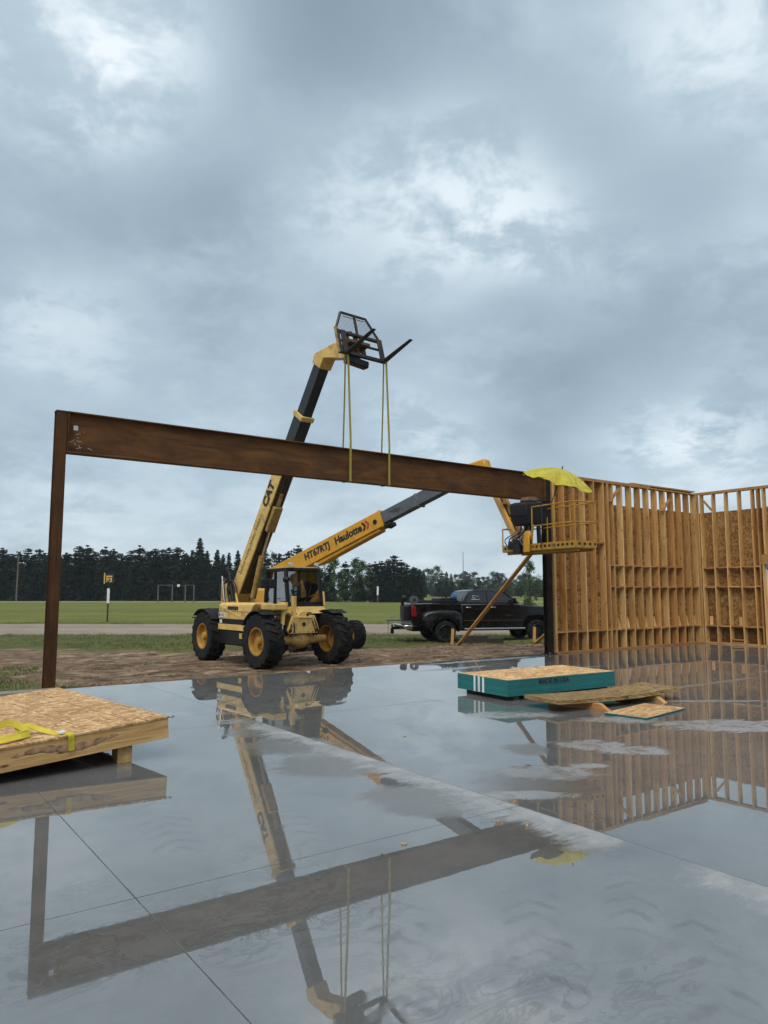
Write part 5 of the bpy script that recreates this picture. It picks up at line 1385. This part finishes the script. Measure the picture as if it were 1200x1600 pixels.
# ------------------------------------------------------------------ trees
def leafquad(mb, p, size, r, droop=0.0, asp=1.9):
    a = Vector((r.gauss(0, 1), r.gauss(0, 1), r.gauss(0, .6) - droop)).normalized()
    b_ = a.cross(Vector((r.gauss(0, 1), r.gauss(0, 1), r.gauss(0, 1)))).normalized()
    a *= size * asp * .5; b_ *= size * .5
    o = len(mb.v)
    mb.v += [tuple(p - a), tuple(p + b_ * .9), tuple(p + a), tuple(p - b_ * .9)]
    mb.f.append((o, o + 1, o + 2, o + 3)); mb.m.append(0)
def mk_tree(seed, kind):
    r = random.Random(seed); tr = MB(); cr_ = MB()
    H = 10.0
    if kind in ('spruce', 'pine'):
        tr.tube([(0, 0, -.2), (r.uniform(-.1, .1), r.uniform(-.1, .1), H * .5), (0, 0, H * .97)], [.22, .13, .02], 7)
        nw = 34 if kind == 'spruce' else 24
        for i in range(nw):
            f = (i + r.uniform(-.3, .3)) / nw
            z = H * (.03 + .96 * f)
            if kind == 'spruce': rad = 2.0 * (1 - f) ** .78 * r.uniform(.75, 1.12) + .06
            else: rad = 2.15 * min(1, (1.02 - f) * 2.1) ** .8 * (.6 + .4 * min(1, f * 3 + .5)) * r.uniform(.45, 1.25) + .05
            nb = r.choice((5, 6, 7)) if kind == 'spruce' else r.choice((4, 5, 6))
            a0 = r.uniform(0, 6.3)
            for k in range(nb):
                a = a0 + 2 * PI * k / nb + r.uniform(-.35, .35); L = rad * r.uniform(.7, 1.15)
                rise = (-.22 if kind == 'spruce' else .22) * L + r.uniform(-.1, .1)
                tip = Vector((L * math.cos(a), L * math.sin(a), z + rise)); root = Vector((0, 0, z))
                if L > .5 and k % 2 == 0: tr.tube([root, tip * .5 + root * .5, tip], [.035, .02, .008], 4)
                n = int(5 + 17 * L)
                for j in range(n):
                    t = (j + r.random()) / n
                    t = t ** .7
                    p = root.lerp(tip, t) + Vector((r.gauss(0, .11), r.gauss(0, .11), r.gauss(0, .09) - .08 * t)) * (.4 + .6 * min(1, rad))
                    leafquad(cr_, p, r.uniform(.13, .30) * (.55 + .45 * min(1, rad)), r, .4 if kind == 'spruce' else -.2, 2.3)
    else:
        tr.tube([(0, 0, -.2), (.1, .05, 2.0), (-.1, .1, H * .6), (0, 0, H * .9)], [.24, .18, .10, .02], 7)
        for i in range(46):
            f = r.uniform(.07, 1.0); z = H * f
            rad = 2.5 * math.sin(PI * min(1, f * .86 + .16)) ** .7
            a = r.uniform(0, 6.3); d = rad * r.uniform(.25, 1.0)
            c = Vector((d * math.cos(a), d * math.sin(a), z)); root = Vector((0, 0, max(.8, z - d * .8 - .4)))
            tr.tube([root, root.lerp(c, .6) + Vector((0, 0, -.1)), c], [.06, .035, .01], 4)
            cs = r.uniform(.35, .75)
            for j in range(60):
                p = c + Vector((r.gauss(0, cs * .6), r.gauss(0, cs * .6), r.gauss(0, cs * .5)))
                leafquad(cr_, p, r.uniform(.15, .31), r, 0, 1.4)
    mt = {'spruce': 'spruce_needles', 'pine': 'pine_needles', 'leaf': 'broad_leaves'}[kind]
    return tr.mesh('trunk', M['bark'], True), cr_.mesh('crown', M[mt])
TREES = {k: [mk_tree(s0 + i * 7, k) for i in range(n)] for k, n, s0 in (('spruce', 4, 11), ('pine', 5, 200), ('leaf', 3, 400))}
LBL = {'spruce': 'pointed dark spruce', 'pine': 'ragged dark pine', 'leaf': 'rounded lighter green tree'}
def tree(kind, X, Yd, h, wd=1.0, where='', grp=None):
    tms, cms = rnd.choice(TREES[kind])
    t_ = thing({'spruce': 'spruce_tree', 'pine': 'pine_tree', 'leaf': 'broadleaf_tree'}[kind], f'{LBL[kind]} {where}', 'tree', (X, Yd, -.36), rnd.uniform(0, 6.3), grp)
    s = h / 10.0; t_.scale = (s * wd, s * wd, s)
    link('trunk', tms, t_); link('crown', cms, t_)
    return t_
def px_tree(kind, px, ytop, D, wd=1.0, where='', grp=None):
    """a tree whose crown top stands where the photograph shows it"""
    q = 800 - ytop; d = CAM_F * math.cos(CAM_T) - q * math.sin(CAM_T)
    s = (CAM_F * math.sin(CAM_T) + q * math.cos(CAM_T)) / d
    return tree(kind, (px - 600) / d * D, D, 1.6 + s * D + .36, wd, where, grp)
w1 = 'in the dark tree line behind the utility pole and marker sign'
tops = [(-30, 850), (4, 853), (18, 862), (30, 856), (45, 851), (62, 853), (76, 860), (92, 866), (104, 858), (124, 852), (137, 850), (150, 856), (165, 851), (178, 852), (190, 861), (205, 855), (219, 850), (232, 856), (243, 851), (255, 857), (265, 853), (278, 852), (290, 860)]
for i, (px, yt) in enumerate(tops):
    px_tree('pine', px, yt + rnd.uniform(-2, 4), 138 + rnd.uniform(-4, 5), rnd.uniform(1.0, 1.3), w1, 'dark pines of the tree line')
for i in range(20): px_tree('pine', -25 + 19 * i + rnd.uniform(-6, 6), 862 + rnd.uniform(-4, 10), 147 + rnd.uniform(-2, 6), 1.3, w1, 'dark pines of the tree line')
for i in range(22): px_tree('spruce', -20 + 17.5 * i + rnd.uniform(-4, 4), 885 + rnd.uniform(-6, 12), 134 + rnd.uniform(-2, 2), 1.5, 'low among the dark tree line behind the field', 'low dark spruces of the tree line')
w2 = 'standing tall behind the swing frame'
for px, yt in ((301, 857), (313, 838), (324, 858), (340, 857), (349, 864), (358, 861), (372, 858)): px_tree('spruce', px, yt, 137 + rnd.uniform(-3, 3), rnd.uniform(.95, 1.15), w2, 'spruces behind the swing frame')
w3 = 'behind the telehandler cab and the orange boom'
for px, yt in ((388, 862), (405, 868), (414, 858), (428, 866), (437, 862), (452, 858), (466, 850), (478, 866), (492, 870), (508, 866), (522, 872), (540, 876), (556, 874), (566, 878), (577, 878)):
    px_tree('leaf' if rnd.random() < .45 else 'pine', px, yt, 128 + rnd.uniform(-4, 8), rnd.uniform(.95, 1.25), w3, 'trees behind the telehandler')
for i in range(14): px_tree('leaf' if i % 3 else 'spruce', 385 + 15 * i + rnd.uniform(-5, 5), 892 + rnd.uniform(-6, 8), 122 + rnd.uniform(-2, 2), 1.35, 'low under the trees behind the telehandler', 'low trees behind the telehandler')
w4 = 'in the dark clump between the orange boom and the pickup'
for px, yt in ((586, 876), (596, 874), (607, 871), (616, 865), (627, 873), (636, 880), (646, 884), (656, 888)): px_tree('pine', px, yt, 121 + rnd.uniform(-4, 4), rnd.uniform(.95, 1.2), w4, 'pines left of the pickup')
for i in range(7): px_tree('spruce', 588 + 11 * i + rnd.uniform(-3, 3), 900 + rnd.uniform(-5, 6), 118, 1.5, w4, 'pines left of the pickup')
w5 = 'in the far hazy wood beyond the pickup'
for i in range(34):
    px = 640 + 7.2 * i; yt = 897 + 3.5 * math.sin(i * .9) + rnd.uniform(-3, 4) + (3 if px > 780 else 0)
    if 640 < px < 672: yt -= 10
    if 672 < px < 705: yt -= 6
    px_tree(rnd.choice(('leaf', 'pine', 'spruce', 'leaf')), px, yt, rnd.uniform(300, 400), rnd.uniform(1.3, 1.8), w5, 'trees of the far wood')
for i in range(30):
    px_tree(('leaf', 'spruce', 'pine')[i % 3], 650 + 7.2 * i + rnd.uniform(-3, 3), 909 + rnd.uniform(-4, 5), rnd.uniform(200, 235), 1.7, 'at the near edge of the far wood beyond the pickup', 'near edge of the far wood')
tree('leaf', 15.4, 78, 4.9, .95, 'growing alone behind the pickup near the stud wall')
for i in range(12): tree('leaf', 95 + 14 * i + rnd.uniform(-4, 4), 190 + rnd.uniform(-15, 15), rnd.uniform(8, 11), 1.4, 'in the wood hidden behind the stud wall', 'wood behind the stud wall')
for i in range(20): tree('pine', -84 - 4.6 * i + rnd.uniform(-3, 3), 138 + rnd.uniform(-6, 6), rnd.uniform(10, 12), 1.2, w1, 'dark pines of the tree line')

# ------------------------------------------------------------------ grass blades
def grass_blades():
    m, t, b = newmat('grass_blade')
    n = t.noise(t.pos(), .8, 4, .6)
    t.put(b.inputs['Base Color'], t.ramp(n, [(.3, (.075, .105, .026)), (.5, (.12, .145, .040)), (.7, (.21, .19, .085))]))
    b.inputs['Roughness'].default_value = .7
    mb = MB(); r = random.Random(5)
    def blade(X, Yd, z, h):
        a = r.uniform(0, 6.3); w_ = r.uniform(.006, .013) * (1 + h * 2); lx, ly_ = math.cos(a) * w_, math.sin(a) * w_
        bx, by = r.gauss(0, .35) * h, r.gauss(0, .35) * h
        o = len(mb.v)
        mb.v += [(X - lx, Yd - ly_, z), (X + lx, Yd + ly_, z), (X + bx * .4 + lx * .6, Yd + by * .4 + ly_ * .6, z + h * .6), (X + bx, Yd + by, z + h)]
        mb.f += [(o, o + 1, o + 2), (o, o + 2, o + 3)]; mb.m += [0, 0]
    def clump(X, Yd, n, h, sp):
        u, v = uv_of(X, Yd)
        if v < .25 or (u > PU and v < .6): return
        z = ground_z(X, Yd) - .03
        for _ in range(n): blade(X + r.gauss(0, sp), Yd + r.gauss(0, sp), z, h * r.uniform(.5, 1.3))
    for _ in range(11000):          # verge between mud and gravel
        X = r.uniform(-22, 14); Yd = 24.2 + 8.9 * r.random() ** .8
        e = mnoise.noise((X * .3, Yd * .4, 1.7))
        if Yd < 28.5 and e < .22 - .14 * (Yd - 24.2): continue
        if e < -.45: continue
        clump(X, Yd, 8, r.uniform(.035, .095) * (1.2 if e > .3 else .9), .12)
    for _ in range(1500):          # far verge of the road
        clump(r.uniform(-34, 24), 42.6 + r.uniform(0, 1.6), 5, .12, .14)
    for _ in range(1500):          # green patch at the left by the plank
        u = r.uniform(-7, .9); v = r.uniform(.3, 9)
        if mnoise.noise((u * .8, v * .8, 4.2)) < -.15 + max(0, u) * .5: continue
        p = W(u, v); clump(p.x, p.y, 8, r.uniform(.05, .11), .07)
    for _ in range(2600):          # weeds in the mud
        u = r.uniform(-1, 15); v = r.uniform(.3, 9)
        if mnoise.noise((u * .55, v * .9, 8.8)) < .30: continue
        p = W(u, v); clump(p.x, p.y, 4, r.uniform(.03, .07), .09)
    for (cu, cv, n_) in ((1.5, .75, 90), (1.9, 1.3, 60), (2.6, .6, 40), (5.1, .8, 25), (13.4, 5.4, 80), (14.8, 5.0, 60), (10.6, 7.0, 60)):
        for _ in range(n_):
            p = W(cu + r.gauss(0, .35), cv + r.gauss(0, .25)); clump(p.x, p.y, 4, r.uniform(.03, .08), .05)
    o = mb.build('grass', m)
    tag(o, 'rough green grass and weeds along the mud and the gravel road', 'grass', kind='stuff')
grass_blades()
def clods():
    mb = MB(); r = random.Random(9)
    for _ in range(4200):
        u = r.uniform(-3, 15); v = .3 + 8.5 * r.random() ** 1.2
        p = W(u, v); z = ground_z(p.x, p.y) - .025; s = r.uniform(.012, .06) * r.random() ** .5 + .008
        o = len(mb.v)
        for dx, dy, dz in ((-1, -.3, 0), (-.2, -1, 0), (.9, -.5, 0), (1, .5, 0), (0, 1, 0), (-.8, .7, 0), (-.35, -.2, .45), (.4, -.1, .5), (.1, .45, .38)):
            mb.v.append((p.x + dx * s * r.uniform(.7, 1.3), p.y + dy * s * r.uniform(.7, 1.3), z + dz * s * r.uniform(.7, 1.3)))
        fs = ((0, 1, 6), (1, 7, 6), (1, 2, 7), (2, 3, 7), (3, 8, 7), (3, 4, 8), (4, 5, 8), (5, 6, 8), (5, 0, 6), (6, 7, 8))
        mb.f += [tuple(o + i for i in f) for f in fs]; mb.m += [0] * len(fs)
    tag(mb.build('mud_clods', M['ground_soil']), 'loose clods of brown mud scattered over the churned ground', 'mud', kind='stuff')
clods()

# ------------------------------------------------------------------ haze
hz = MB().box(-700, 700, -60, 560, -1.6, 27).build('haze', M['galvanised'])
hz.data.materials.clear()
m = bpy.data.materials.new('haze_air'); m.use_nodes = True; t = NT(m.node_tree); t.n.clear()
pv = t.new('ShaderNodeVolumePrincipled'); pv.inputs['Color'].default_value = (.80, .88, .95, 1); pv.inputs['Density'].default_value = .00024; pv.inputs['Anisotropy'].default_value = 0.0
mo = t.new('ShaderNodeOutputMaterial'); t.l.new(pv.outputs[0], mo.inputs['Volume'])
hz.data.materials.append(m)
tag(hz, 'thin pale rain haze hanging over the field and far trees', 'haze', kind='stuff')
